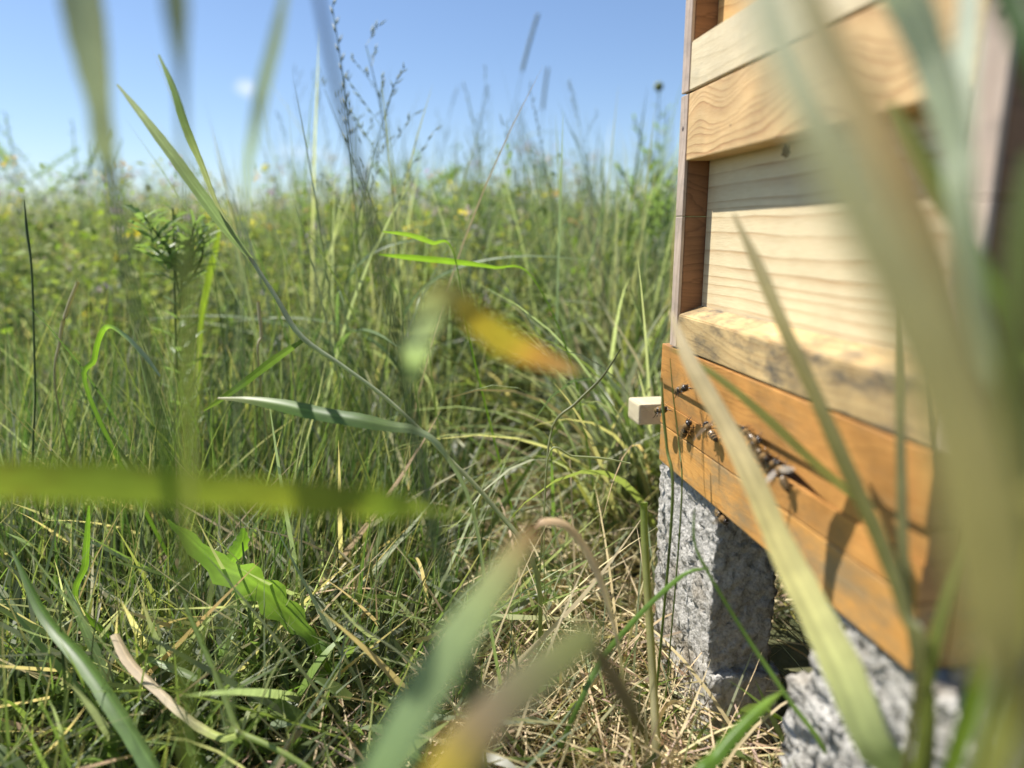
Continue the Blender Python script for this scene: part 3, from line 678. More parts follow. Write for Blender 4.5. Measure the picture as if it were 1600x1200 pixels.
blade('upright sage blade rising beside the weathered hive post', [(1515, -70, .16, 26), (1508, 60, .158, 34), (1498, 180, .156, 38), (1490, 270, .155, 34), (1502, 340, .155, 20), (1560, 620, .16, 16), (1600, 900, .165, 16), down(.15, .20)],
      [(.44, .48, .40), (.44, .47, .36), (.25, .29, .14)])
blade('dark green blade tip bending over the top right corner', [(1545, -70, .14, 36), (1578, 10, .135, 40), (1612, 90, .13, 40), (1660, 260, .13, 40), (1700, 700, .13, 30), down(.13, .17)], [(.045, .08, .02), (.06, .1, .03)])
blade('thin green blade arching low across the hive post', [(1395, 160, .19, 8), (1440, 240, .185, 22), (1490, 330, .18, 24), (1540, 420, .175, 24), (1590, 540, .17, 30), (1610, 800, .17, 34), down(.15, .24)], [(.13, .17, .03), (.10, .15, .02)])
blade('broad deep green blade along the right edge', [(1612, 240, .12, 20), (1594, 360, .12, 36), (1582, 520, .12, 46), (1580, 700, .12, 52), (1600, 900, .12, 50), (1630, 1200, .13, 40), down(.125, .16)], [(.09, .12, .03), (.07, .08, .015), (.045, .05, .01)])
blade('narrow dark olive blade slanting across the sill and the orange boards', [(1146, 335, .30, 5), (1185, 420, .29, 18), (1225, 515, .28, 20), (1275, 625, .27, 22), (1325, 740, .26, 24), (1375, 850, .25, 24), (1412, 960, .24, 18), (1432, 1100, .235, 12), down(.13, .22)],
      [(.30, .26, .17), (.22, .20, .10), (.13, .13, .045), (.12, .12, .04), (.13, .13, .045)], roll=.5)
blade('long pale yellow blade with a bleached tip over the entrance', [(1047, 485, .33, 4), (1075, 560, .32, 22), (1136, 670, .31, 31), (1180, 760, .30, 36), (1220, 855, .29, 42), (1268, 950, .275, 52), (1316, 1050, .26, 58), (1362, 1165, .25, 58), (1420, 1300, .25, 50), down(.135, .19)],
      [(.52, .44, .32), (.55, .47, .30), (.50, .46, .22), (.44, .44, .19), (.30, .36, .16), (.26, .33, .15)], roll=.35, fold=.15)
blade('thin translucent olive blade slanting over the orange front board', [(1050, 545, .34, 3), (1120, 585, .335, 14), (1200, 650, .33, 18), (1285, 730, .32, 18), (1370, 800, .31, 16), (1440, 880, .30, 14), (1500, 1000, .29, 12), down(.16, .24)], [(.16, .17, .05), (.15, .17, .04)], roll=1.1)
blade('upright dusky green blade before the right part of the orange base', [(1396, 470, .27, 4), (1403, 600, .265, 12), (1407, 740, .26, 15), (1410, 860, .255, 16), (1420, 960, .25, 16), (1440, 1080, .245, 14), (1450, 1200, .24, 12), down(.14, .20)], [(.15, .15, .07), (.12, .12, .05), (.12, .125, .04)])
blade('short blade leaning right from the tuft at the near block', [(1530, 740, .22, 4), (1500, 850, .225, 12), (1470, 960, .23, 18), (1447, 1070, .235, 20), (1438, 1180, .24, 18), down(.135, .21)], [(.15, .16, .05), (.13, .16, .03)])
# -- centre and left foreground
blade('long horizontal lime green blade crossing the lower left', [('w', -.17, .10, -.003, .005), ('w', -.175, .13, .16, .008), (-230, 760, .165, 62), (-60, 752, .165, 66), (150, 757, .168, 68), (330, 768, .17, 52), (500, 780, .175, 52), (605, 790, .18, 46), (645, 794, .18, 30), (675, 798, .185, 9), (830, 808, .20, 5)],
      [LIME, LIME, (.17, .20, .03), (.14, .18, .03), (.19, .21, .03), (.11, .15, .025), (.13, .16, .03), (.11, .15, .03)], fold=.1, n=80, spots=.04)
blade('broad pale sage blade rising diagonally with a brown tip', [(842, 812, .18, 14), (800, 872, .178, 40), (748, 945, .175, 54), (697, 1020, .172, 62), (645, 1105, .17, 66), (598, 1190, .168, 70), (550, 1290, .166, 66), (500, 1420, .165, 60), (450, 1600, .165, 46), down(-.045, .13)],
      [(.24, .11, .03), (.22, .26, .10), (.19, .26, .12), (.17, .25, .10), (.16, .24, .09), (.2, .28, .12)], fold=.12)
blade('blunt olive blade with a yellow lower part beside the pale sage blade', [(932, 985, .15, 26), (905, 1003, .15, 48), (850, 1045, .15, 60), (780, 1105, .148, 64), (725, 1165, .147, 68), (685, 1230, .146, 68), (640, 1340, .146, 60), (600, 1500, .147, 44), down(-.01, .13)],
      [(.16, .17, .06), (.19, .20, .07), (.18, .17, .08), (.24, .18, .10), (.40, .30, .05), (.42, .31, .05), (.3, .22, .04), (.2, .2, .05)], fold=.12, roll=.15)
blade('short rusty leaf tail hanging right of the blunt olive blade', [(925, 1000, .19, 20), (955, 1050, .19, 30), (985, 1100, .19, 34), (1005, 1150, .19, 22), (1010, 1230, .19, 12), down(.05, .17)], [(.12, .08, .03), (.13, .09, .03), (.16, .14, .03)])
blade('dark narrow blade tip between the two broad foreground blades', [(735, 1010, .2, 5), (742, 1060, .2, 24), (750, 1120, .2, 28), (755, 1200, .2, 26), (760, 1300, .2, 20), down(0, .15)], [(.06, .07, .03), (.08, .08, .05)])
blade('dry tan blade arching beside the sage blade tip', [(836, 826, .38, 6), (852, 814, .38, 12), (885, 820, .385, 14), (915, 856, .39, 14), (938, 905, .39, 12), (955, 960, .39, 8), (975, 1060, .39, 4), down(.08, .36, .002)], [(.42, .28, .16), (.5, .38, .24), (.5, .4, .26), (.25, .26, .1)], mat=M_DRY)

def stem(lab, pts, cols, name='grass_stalk', cat='grass stem', group=None, **kw):
    r = rows(pts); V, F, C = tube_geo(r, cols, **kw); i = int(np.argmin(r[:, 2])); base = Vector(r[i, :3])
    o = mesh_obj(name, rebase(V, base), F, M_LEAF, None, True, C); o.location = base
    return tag(o, lab, cat, group)
def part_blade(root, pts, cols, name='leaf', mat=None, **kw):
    V, F, C = blade_geo(pts, cols, **kw)
    return mesh_obj(name, rebase(V, Vector(root.location)), F, mat or M_LEAF, root, True, C)
def part_tube(root, pts, cols, name='stem', **kw):
    V, F, C = tube_geo(rows(pts), cols, **kw)
    return mesh_obj(name, rebase(V, Vector(root.location)), F, M_LEAF, root, True, C)
# long dark stem from top centre carrying the folded two-coloured leaf
t = empty('grass_plant', (-.02, .27, 0)); tag(t, 'long dark stem carrying a folded leaf, pale green, then yellow, then rust', 'grass plant')
part_tube(t, [(488, -60, .175, 9), (505, 30, .175, 11), (527, 140, .178, 12), (560, 260, .18, 12), (585, 380, .182, 13), (612, 500, .19, 14), (640, 640, .20, 15), (668, 780, .20, 16), (695, 900, .20, 14), (720, 1050, .20, 10), (740, 1300, .20, 8), down(-.02, .27, .004)],
          [(.12, .12, .12), (.12, .14, .11), (.13, .17, .08), (.10, .15, .05), (.08, .11, .04)], n=40, ns=8)
part_blade(t, [(640, 600, .20, 10), (642, 570, .205, 40), (655, 530, .19, 42), (672, 490, .18, 44), (690, 462, .175, 46), (715, 470, .175, 38), (745, 500, .178, 44), (790, 535, .182, 46), (835, 556, .19, 36), (875, 572, .20, 24), (905, 582, .22, 6)],
           [(.28, .35, .15), (.32, .40, .21), (.31, .38, .27), (.30, .34, .21), (.26, .25, .13), (.16, .14, .05), (.42, .30, .045), (.44, .33, .05), (.40, .21, .06), (.32, .18, .09), (.24, .15, .09)], mat=M_DRY, fold=.1, n=70, spots=.12, roll=.3)
# left foreground
blade('wide dark sage blade hanging from the top left edge', [(128, -60, .17, 62), (136, 20, .17, 60), (148, 100, .172, 52), (158, 165, .175, 34), (164, 215, .177, 36), (172, 265, .18, 22), (186, 340, .175, 12), (215, 500, .17, 12), (248, 640, .165, 15), (268, 780, .165, 17), (285, 900, .165, 12), (300, 1150, .17, 9), down(-.09, .17)],
      [(.15, .17, .16), (.16, .18, .16), (.15, .17, .14), (.11, .14, .10), (.045, .08, .015), (.04, .07, .01), (.06, .1, .02)], n=50)
blade('soft dark seed-shaped leaf hanging into the sky', [(277, -60, .155, 34), (278, 10, .155, 36), (280, 55, .155, 28), (284, 110, .155, 14), (287, 220, .15, 9), (292, 400, .15, 12), (294, 560, .15, 17), (296, 720, .15, 17), (296, 860, .15, 10), (300, 1250, .15, 6), down(-.08, .16)],
      [(.10, .12, .12), (.10, .12, .11), (.11, .13, .08), (.15, .17, .05), (.16, .17, .05), (.08, .1, .03)], n=46)
blade('slender grey-green blade slanting across the sky left of centre', [(448, -20, .19, 10), (432, 60, .19, 18), (412, 140, .19, 20), (396, 220, .19, 16), (385, 300, .21, 8), (372, 600, .2, 4), (360, 1000, .2, 4), down(-.12, .22)], [(.17, .2, .17), (.16, .2, .16), (.1, .13, .06)])
t = empty('grass_plant', (.02, .50, 0)); tag(t, 'slanting grass with two long tapering leaves meeting on one pale stem', 'grass plant')
part_tube(t, [(390, 402, .50, 6), (430, 462, .50, 7), (470, 525, .50, 9), (540, 575, .50, 7), (610, 628, .50, 7), (700, 715, .50, 7), (770, 790, .50, 8), (840, 900, .50, 8), down(.02, .50, .003)], [(.40, .43, .32), (.38, .42, .29), (.40, .42, .27), (.26, .30, .12)], n=40)
part_blade(t, [(183, 132, .40, 3), (225, 185, .42, 12), (270, 245, .44, 17), (310, 300, .46, 18), (350, 355, .48, 15), (392, 405, .50, 7)], [(.18, .2, .18), (.15, .18, .13), (.13, .17, .10), (.16, .2, .1)], roll=.5)
part_blade(t, [(248, 85, .40, 3), (272, 140, .42, 10), (292, 200, .44, 13), (315, 255, .46, 9), (345, 330, .48, 6), (392, 405, .50, 5)], [(.12, .15, .11), (.09, .13, .06), (.20, .22, .13), (.3, .3, .2)], roll=.6)
part_blade(t, [(472, 533, .50, 6), (430, 562, .50, 12), (380, 600, .50, 11), (345, 625, .50, 8), (318, 642, .50, 3)], [(.12, .18, .04), (.06, .10, .02), (.10, .14, .03)], roll=.5)
blade('green leaf with a grey pale end lying level across the middle', [(340, 622, .46, 3), (385, 624, .455, 10), (440, 632, .45, 20), (500, 645, .445, 22), (560, 655, .44, 22), (610, 665, .44, 18), (650, 672, .44, 12), (690, 700, .44, 8), (740, 800, .45, 6), (770, 1000, .46, 5), down(.0, .45)],
      [(.3, .28, .14), (.12, .18, .04), (.09, .15, .04), (.12, .17, .06), (.22, .27, .16), (.2, .25, .14), (.12, .17, .05)], roll=.5, n=46)
blade('bright green slim leaf slanting before the middle grasses', [(592, 398, .62, 3), (650, 404, .63, 9), (710, 410, .64, 9), (770, 418, .65, 5), (832, 434, .66, 2), (900, 600, .68, 3), ('w', .1, .70, 0, .002)], [(.16, .26, .03), (.17, .28, .03), (.14, .22, .03)], roll=.7)
blade('short bright leaf above the slim slanting one', [(598, 362, .60, 2), (640, 368, .61, 7), (675, 380, .62, 7), (708, 394, .63, 2), (740, 560, .65, 3), ('w', .02, .68, 0, .002)], [(.17, .26, .04), (.18, .29, .03)], roll=.7)
blade('arching bright blade with a pale upper side left of the thistle', [('w', -.26, .56, 0, .003), (148, 640, .56, 6), (148, 560, .56, 8), (165, 512, .56, 8), (195, 525, .56, 7), (225, 555, .56, 7), (250, 588, .56, 3)], [(.12, .2, .03), (.16, .27, .03), (.2, .32, .05), (.34, .4, .28), (.32, .38, .26)], roll=.3)
stem('dark thin spear of grass rising at the left edge', [(38, 312, .60, 1), (42, 360, .60, 4), (50, 430, .60, 3), (55, 600, .60, 3), (62, 800, .60, 3), ('w', -.38, .60, 0, .002)], [(.08, .11, .03), (.10, .14, .04), (.1, .14, .04)])
blade('upright yellow-green blade standing behind the slanting leaves', [(345, 350, .85, 4), (335, 400, .85, 10), (322, 460, .85, 10), (312, 540, .86, 8), (305, 800, .87, 5), ('w', -.38, .88, 0, .002)], [(.2, .26, .03), (.17, .24, .03)], roll=.6)
def nodding(lab, px, py, h, dep, bx=0):
    t = stem(lab, [(px + bx, py, dep, 5), (px + bx * .45, py + h * .2, dep, 6), (px, py + h * .45, dep, 5), (px - 2, py + h, dep, 3), ('w', at(px, py, dep).x, dep + .02, 0, .001)], [(.42, .38, .26), (.4, .36, .24), (.22, .24, .12)])
    return t
nodding('pale dry seed spike nodding right among the left grasses', 94, 440, 200, .62, 28)
nodding('small pale dry seed spike standing left of the slanting stem', 408, 470, 120, .64, -5)
stem('thin straw stem slanting down from middle left to the straw', [(505, 838, .60, 3), (560, 890, .59, 5), (610, 935, .58, 5), (668, 985, .57, 6), (760, 1120, .55, 6), ('w', .02, .54, 0, .002)], [(.40, .36, .22), (.45, .4, .26)])
stem('fine awned seed stem leaning right over the grass by the batten', [(970, 545, .56, 2), (940, 590, .56, 4), (900, 630, .56, 5), (862, 672, .56, 4), (850, 800, .56, 3), ('w', .02, .56, 0, .002)], [(.10, .12, .04), (.24, .25, .13), (.26, .28, .15)])
stem('fine pale stem lying level below the batten', [(985, 724, .52, 2), (940, 716, .52, 4), (895, 713, .52, 4), (858, 709, .52, 3), (850, 860, .53, 2), ('w', .03, .53, 0, .0015)], [(.36, .38, .22), (.34, .37, .2)])
stem('thick pale yellow stalk standing by the far concrete block', [(1006, 785, .46, 12), (1008, 860, .46, 12), (1014, 960, .455, 12), (1020, 1060, .45, 13), (1026, 1200, .44, 14), ('w', .095, .43, 0, .005)], [(.24, .30, .07), (.36, .36, .14), (.42, .38, .22), (.4, .38, .2)], name='dry_stalk', cat='stalk', ns=8)
stem('long thin green stem slanting past both concrete blocks', [(1085, 795, .38, 3), (1086, 850, .38, 5), (1112, 905, .375, 6), (1170, 1000, .37, 7), (1230, 1090, .36, 8), (1300, 1210, .35, 9), ('w', .17, .33, 0, .003)], [(.12, .22, .03), (.16, .26, .05), (.2, .3, .06)])
blade('green blade arching from the stalk up to the far block', [(1108, 888, .40, 2), (1075, 894, .40, 6), (1035, 925, .405, 8), (990, 970, .41, 8), (940, 1030, .42, 9), (900, 1110, .42, 8), ('w', .02, .40, 0, .003)], [(.12, .22, .03), (.1, .18, .03), (.07, .12, .03)], roll=.3)
blade('wide fresh green blade reaching from the bottom edge to the near block', [(1222, 1080, .33, 2), (1195, 1098, .325, 13), (1160, 1130, .32, 19), (1120, 1175, .315, 22), (1070, 1250, .31, 20), ('w', .06, .27, 0, .004)], [(.2, .3, .06), (.10, .18, .02), (.08, .15, .02), (.09, .17, .02)], fold=.6)
# jagged bright leaf
t = empty('sow_thistle', (-.14, .56, 0)); tag(t, 'bright jagged sow thistle leaf glowing among the grass at lower left', 'weed')
part_blade(t, [(262, 812, .50, 4), (300, 845, .50, 30), (345, 885, .50, 44), (390, 905, .50, 62), (430, 935, .50, 56), (465, 970, .50, 42), (490, 1000, .50, 20), (520, 1060, .51, 8)], [(.20, .34, .03), (.24, .40, .04), (.23, .38, .03), (.18, .30, .03), (.12, .2, .02)], jag=.5, n=24, fold=.2, seed=4)
part_blade(t, [(360, 880, .52, 20), (378, 850, .52, 26), (380, 825, .52, 5)], [(.17, .3, .03), (.14, .25, .03)], jag=.3, n=16)
part_blade(t, [(520, 1060, .51, 8), (500, 1000, .53, 40), (440, 1010, .54, 44), (380, 1000, .55, 30), (330, 1030, .56, 6)], [(.06, .11, .02), (.07, .13, .03)], jag=.5, n=30, seed=9)
part_tube(t, [(520, 1060, .51, 8), (528, 1120, .52, 8), ('w', -.14, .54, 0, .003)], [(.16, .2, .06)], n=8)
# forked grass at the lower left
t = empty('grass_plant', (-.10, .36, 0)); tag(t, 'forked grass stem with a dead tan leaf at the bottom left', 'grass plant')
part_tube(t, [(282, 925, .44, 4), (300, 970, .43, 7), (335, 1050, .42, 9), (372, 1145, .41, 10)], [(.2, .27, .07), (.22, .3, .08), (.3, .36, .12)], n=20)
part_tube(t, [(372, 1145, .41, 11), (420, 1165, .405, 9), (480, 1200, .40, 9), (600, 1290, .385, 8), ('w', -.05, .36, 0, .003)], [(.3, .36, .12), (.2, .28, .06)], n=16)
part_blade(t, [(180, 990, .45, 12), (205, 1035, .44, 16), (250, 1080, .43, 13), (300, 1125, .42, 13), (345, 1150, .415, 12), (372, 1146, .41, 10)], [(.5, .4, .26), (.48, .38, .26), (.5, .42, .28), (.3, .34, .1), (.3, .36, .1)], mat=M_DRY, fold=.5)
blade('wide green blade sweeping down to the bottom edge at lower left', [(20, 860, .46, 4), (70, 960, .44, 16), (130, 1030, .42, 22), (185, 1110, .40, 24), (240, 1200, .385, 24), (300, 1320, .37, 16), ('w', -.16, .33, 0, .003)], [(.09, .15, .04), (.1, .17, .04), (.14, .22, .08), (.16, .25, .1)], fold=.5)
blade('green blade crossing the forked stem towards lower left', [(100, 905, .50, 3), (130, 980, .48, 12), (165, 1050, .47, 13), (215, 1115, .46, 8), (260, 1250, .45, 5), ('w', -.2, .42, 0, .003)], [(.12, .18, .05), (.16, .22, .08), (.12, .18, .04)])
blade('pale green leaf bridging the tan dead leaf and the dark grass', [(205, 1020, .47, 3), (235, 1030, .47, 8), (275, 1045, .465, 12), (310, 1062, .46, 9), (330, 1085, .46, 5), (340, 1250, .46, 4), ('w', -.17, .44, 0, .003)], [(.2, .26, .12), (.2, .27, .12)])
blade('upright vivid green blade in the dark grass at lower left', [('w', -.25, .50, 0, .003), (132, 960, .50, 9), (134, 880, .50, 10), (137, 830, .50, 8), (139, 790, .50, 3)], [(.1, .18, .02), (.16, .27, .03), (.17, .3, .03)], roll=.4)
# two thin stems stand in for dangling threads, added to cast line shadows
for k, (lab, pts) in enumerate([('thin green strand added before the far end of the orange base for its line shadow', [(1034, 590, .46, 2), (1036, 640, .46, 5), (1042, 700, .46, 5), (1050, 800, .455, 5), ('w', .1, .44, 0, .002)]), ('hair-thin strand added beside the thin green one for its line shadow on the orange base', [(1047, 560, .47, 1), (1052, 620, .47, 2), (1060, 690, .47, 2), (1064, 800, .46, 3), ('w', .11, .45, 0, .001)])]):
    stem(lab, pts, [(.2, .24, .08), (.15, .2, .05)])

# ------------------------------------------------------------------ tall seed-headed grasses, each plant a thing
def spikelet(c, d, L, w, rnd):
    d = d.normalized(); a = d.orthogonal().normalized(); b = d.cross(a)
    V = [c]
    for q in range(4):
        an = q * math.pi / 2; V.append(c + d * L * .4 + (a * math.cos(an) + b * math.sin(an)) * w)
    V.append(c + d * L)
    F = [(0, 2, 1), (0, 3, 2), (0, 4, 3), (0, 1, 4), (5, 1, 2), (5, 2, 3), (5, 3, 4), (5, 4, 1)]
    return V, F
def make_tall(kind, seed):
    rnd = random.Random(seed)
    t = empty('tall_grass', (0, 0, -5))
    H = 1.0                                                    # unit height, scaled when placed
    lean = rnd.uniform(.02, .12); curve = rnd.uniform(.03, .14)
    def P(s): return Vector((lean * s + curve * s ** 3, .02 * math.sin(s * 4 + seed), s))
    r = np.array([(P(s).x, P(s).y, P(s).z, .0036 * (1 - .72 * s)) for s in np.linspace(0, 1, 12)])
    V, F, C = tube_geo(r, [(.16, .2, .08), (.18, .23, .11), (.16, .21, .12)], n=26, ns=5)
    mesh_obj('stem', V, F, M_LEAF, t, True, C)
    for k in range(rnd.choice((2, 3, 3))):
        s0 = rnd.uniform(.2, .62); b = P(s0); an = rnd.uniform(0, 6.28); L = rnd.uniform(.16, .32); dr = Vector((math.cos(an), math.sin(an), 0)); w = rnd.uniform(.004, .008)
        rr = np.array([(*(b + dr * L * q * (.35 + .5 * q) + Vector((0, 0, L * (1.15 * q - .75 * q * q)))), w * (1 - q ** 2) * min(1, .4 + q * 3) + .0005) for q in np.linspace(0, 1, 7)])
        V, F, C = blade_geo(None, [(.09, .15, .05), (.13, .18, .07)], rows_in=rr, n=14, fold=.3, roll=rnd.uniform(0, 1.5))
        mesh_obj('leaf', V, F, M_LEAF, t, True, C)
    SV, SF = [], []
    def add(c, d, L, w):
        v, f = spikelet(c, d, L, w, rnd); o = len(SV); SV.extend(v); SF.extend([tuple(i + o for i in q) for q in f])
    if kind == 0:      # narrow broken spike: spikelets pressed to the axis
        for i in range(16):
            s = .74 + .26 * i / 15; b = P(s); sg = -1 if i % 2 else 1
            add(b, Vector((sg * .30, rnd.uniform(-.2, .2), 1)), rnd.uniform(.016, .026), .0016)
    elif kind == 1:    # loose panicle with side branches
        for i in range(9):
            s = .66 + .34 * i / 8; b = P(s); an = rnd.uniform(0, 6.28)
            L = .13 * (1.1 - (s - .66) * 2.2) * rnd.uniform(.6, 1.1); d = Vector((math.cos(an) * .5, math.sin(an) * .4, 1)).normalized()
            o = len(SV); a = Vector((.0005, 0, 0)); e = b + d * L
            SV.extend([b - a, b + a, e + a * .6, e - a * .6]); SF.append((o, o + 1, o + 2, o + 3))
            for q in range(5): add(b + d * L * (.35 + .16 * q), d + Vector((rnd.uniform(-.5, .5), rnd.uniform(-.5, .5), 0)), rnd.uniform(.014, .022), .0013)
    else:              # dense timothy-like cylinder
        for i in range(120):
            s = .84 + .15 * (i / 119); b = P(s); an = i * 2.4; add(b, Vector((math.cos(an), math.sin(an), 1.1)), .010, .0018)
    V = SV; C = [(.16, .2, .09)] * len(V)
    if kind != 1: C = [(.18, .21, .12)] * len(V)
    mesh_obj('seed_head', V, SF, M_LEAF, t, True, C)
    return t
protos = [make_tall(k % 3 if k < 6 else 1, 31 + k) for k in range(7)]
used = set()
def copy_tree(src):
    r = src.copy(); COL.objects.link(r)
    for ch in src.children:
        c = ch.copy(); COL.objects.link(c); c.parent = r
    return r
def place_tall(pi, x, y, top, rz, lab, group, girth=None):
    p = protos[pi]
    o = p if pi not in used else copy_tree(p)
    used.add(pi)
    o.location = (x, y, 0); o.rotation_euler = (random.uniform(-.06, .06), random.uniform(-.05, .05), rz)
    g = girth or 1.0
    o.scale = (top * g, top * g, top)
    return tag(o, lab, 'tall grass', group)
random.seed(12)
def tall_at(pi, px, py, dep, rz, lab, group=None, girth=None):
    v = at(px, py, dep); p = v.z
    dx = .12 * p * math.cos(rz); dy = .12 * p * math.sin(rz)
    return place_tall(pi, v.x - dx, v.y - dy, p, rz, lab, group, girth)
G_SEED = 'seed-headed grasses rising above the meadow'
tall_at(1, 575, 60, .80, 2.6, 'tallest loose-headed grass, left of centre, crossing the long dark stem', G_SEED, 1.7)
tall_at(0, 470, 8, .85, 2.9, 'tall grass with a slim broken spike reaching the top edge', G_SEED, 1.7)
tall_at(2, 824, 10, 1.7, .2, 'lone grass with a dense cylindrical head standing high in the clear sky', G_SEED)
tall_at(4, 610, 110, .85, 2.2, 'loose-headed grass leaning left beside the tallest one', G_SEED, 1.7)
tall_at(6, 540, 130, .75, .3, 'fine branched grass with its head crossing the tallest one', G_SEED, 1.6)
tall_at(3, 845, 130, .95, 2.0, 'thin spiked grass just right of the dense cylindrical head', G_SEED)
tall_at(5, 872, 95, 2.2, 1.2, 'blurred grass with a dense head between the thin spike and the hive', G_SEED)
tall_at(1, 760, 200, .95, 1.6, 'short loose grass head low in the sky at centre', G_SEED)
SH = 'slender meadow grass rising into the sky between centre and hive'
for k in range(26):
    px = random.choice((random.uniform(425, 660), random.uniform(680, 1040), random.uniform(430, 640))); py = random.uniform(120, 290); dep = random.uniform(.9, 1.9)
    tall_at(random.choice((0, 1, 3, 4, 6, 1, 6)), px, py, dep, random.uniform(0, 6.28), SH, 'slender meadow grasses in front of the sky')
for k in range(14):
    px = random.uniform(0, 420); py = random.uniform(250, 330); dep = random.uniform(1.4, 2.4)
    tall_at(random.choice((0, 3, 1)), px, py, dep, random.uniform(0, 6.28), 'slender grass head standing just above the flowering meadow on the left', 'grass heads over the flowering meadow')
for i, p in enumerate(protos):
    if i not in used: place_tall(i, .3, 2.2, .5, 0, SH, 'slender meadow grasses in front of the sky')

# ------------------------------------------------------------------ thistles and tall weeds
def make_thistle(name, x, y, h, seed, lab, bud=True, spread=.05, dense=26, lw=.010, ll=.06, branch=3):
    rnd = random.Random(seed); t = empty(name, (x, y, 0)); tag(t, lab, 'weed')
    axes = [(Vector((0, 0, 0)), Vector((rnd.uniform(-.06, .06), rnd.uniform(-.05, .05), 1)) * h)]
    for b in range(branch):
        s = rnd.uniform(.45, .8); an = rnd.uniform(0, 6.28); st = axes[0][1] * s
        axes.append((st, st + Vector((math.cos(an) * spread, math.sin(an) * spread, (1 - s) * h * rnd.uniform(.6, .95)))))
    SV, SF, SC = [], [], []; LV, LF, LC = [], [], []
    for k, (a, b) in enumerate(axes):
        m = (a + b) / 2 + Vector((rnd.uniform(-.01, .01), 0, 0))
        V, F, C = tube_geo(np.array([(*a, .0042 if k == 0 else .0026), (*m, .003 if k == 0 else .0022), (*b, .0018)]), [(.10, .15, .05), (.08, .13, .04)], n=12, ns=6)
        o = len(SV); SV += list(V); SF += [tuple(i + o for i in f) for f in F]; SC += list(C)
        nl = dense if k == 0 else dense // 2
        for i in range(nl):
            s = (.15 if k == 0 else .25) + (.85 if k == 0 else .75) * (i + .5) / nl; c = a + (b - a) * s; an = i * 2.4 + k; L = ll * (1.15 - .7 * s) * rnd.uniform(.7, 1.15)
            d = Vector((math.cos(an), math.sin(an), 0)); up_ = rnd.uniform(.5, 1.0)
            rr = np.array([(*(c + d * L * q * .8 + Vector((0, 0, L * (up_ * q - .35 * q * q)))), lw * (1 - q ** 1.6) * (.6 + q) + .0006) for q in np.linspace(0, 1, 5)])
            V, F, C = blade_geo(None, [(.13, .19, .07), (.18, .25, .09)], rows_in=rr, n=13, fold=.3, jag=.55, seed=i, roll=rnd.uniform(-.6, .6))
            o = len(LV); LV += list(V); LF += [tuple(j + o for j in f) for f in F]; LC += [np.array(q) * rnd.uniform(.98, 1.02) for q in C]
    mesh_obj('stem', SV, SF, M_LEAF, t, True, SC)
    mesh_obj('foliage', LV, LF, M_LEAF, t, True, LC)
    if bud:
        for k, (a, b) in enumerate(axes[:1]):
            BV, BF = [], []
            rad = .0085 if k == 0 else .006
            for i in range(90):
                z = 1 - 2 * (i + .5) / 90; q = math.sqrt(1 - z * z); an = i * 2.39996; d = Vector((q * math.cos(an), q * math.sin(an), z))
                v, f = spikelet(b + Vector((0, 0, rad)) + d * rad * .45, d + Vector((0, 0, .5)), rad * .95, rad * .22, rnd); o = len(BV); BV += v; BF += [tuple(j + o for j in g) for g in f]
            mesh_obj('bud', BV, BF, M_LEAF, t, True, [(.30, .34, .18)] * len(BV))
    return t
v = at(255, 325, .72); make_thistle('thistle', v.x, v.y, v.z, 5, 'dark spiny young thistle standing before the flowering meadow at left', bud=False, spread=.03, dense=44, lw=.009, ll=.052, branch=3)
v = at(1050, 130, 1.5); make_thistle('thistle', v.x, v.y, v.z - .01, 8, 'tall thistle with a round bud rising beside the hive corner', spread=.06, dense=24, ll=.05, branch=5, lw=.008)
v = at(1022, 235, 1.25); make_thistle('thistle', v.x, v.y, v.z, 11, 'leafy thistle just left of the tall budded one', bud=False, spread=.06, dense=26, ll=.055, branch=4, lw=.009)
v = at(985, 290, 1.4); make_thistle('thistle', v.x, v.y, v.z, 14, 'bushy green weed lowest of those by the hive corner', bud=False, spread=.08, dense=30, ll=.07, branch=4, lw=.010)
v = at(1040, 270, 1.15); make_thistle('thistle', v.x, v.y, v.z, 19, 'light green leafy weed pressed against the hive boxes', bud=False, spread=.05, dense=30, ll=.055, branch=4, lw=.009)
v = at(20, 175, 1.6); make_thistle('flowering_weed', v.x, v.y, v.z, 21, 'tall wispy weed rising above the meadow at the left edge', bud=False, spread=.22, dense=60, ll=.032, branch=9, lw=.006)
v = at(100, 190, 1.9); make_thistle('flowering_weed', v.x, v.y, v.z, 22, 'slimmer wispy weed second from the left edge', bud=False, spread=.16, dense=50, ll=.032, branch=7, lw=.006)
v = at(645, 245, 2.2); make_thistle('flowering_weed', v.x, v.y, v.z, 24, 'dark soft weed on the skyline right of the long stem', bud=False, spread=.16, dense=50, ll=.08, branch=7, lw=.012)
v = at(735, 285, 2.0); make_thistle('flowering_weed', v.x, v.y, v.z, 25, 'dark blurred weed on the skyline at centre', bud=False, spread=.16, dense=60, ll=.09, branch=7, lw=.016)

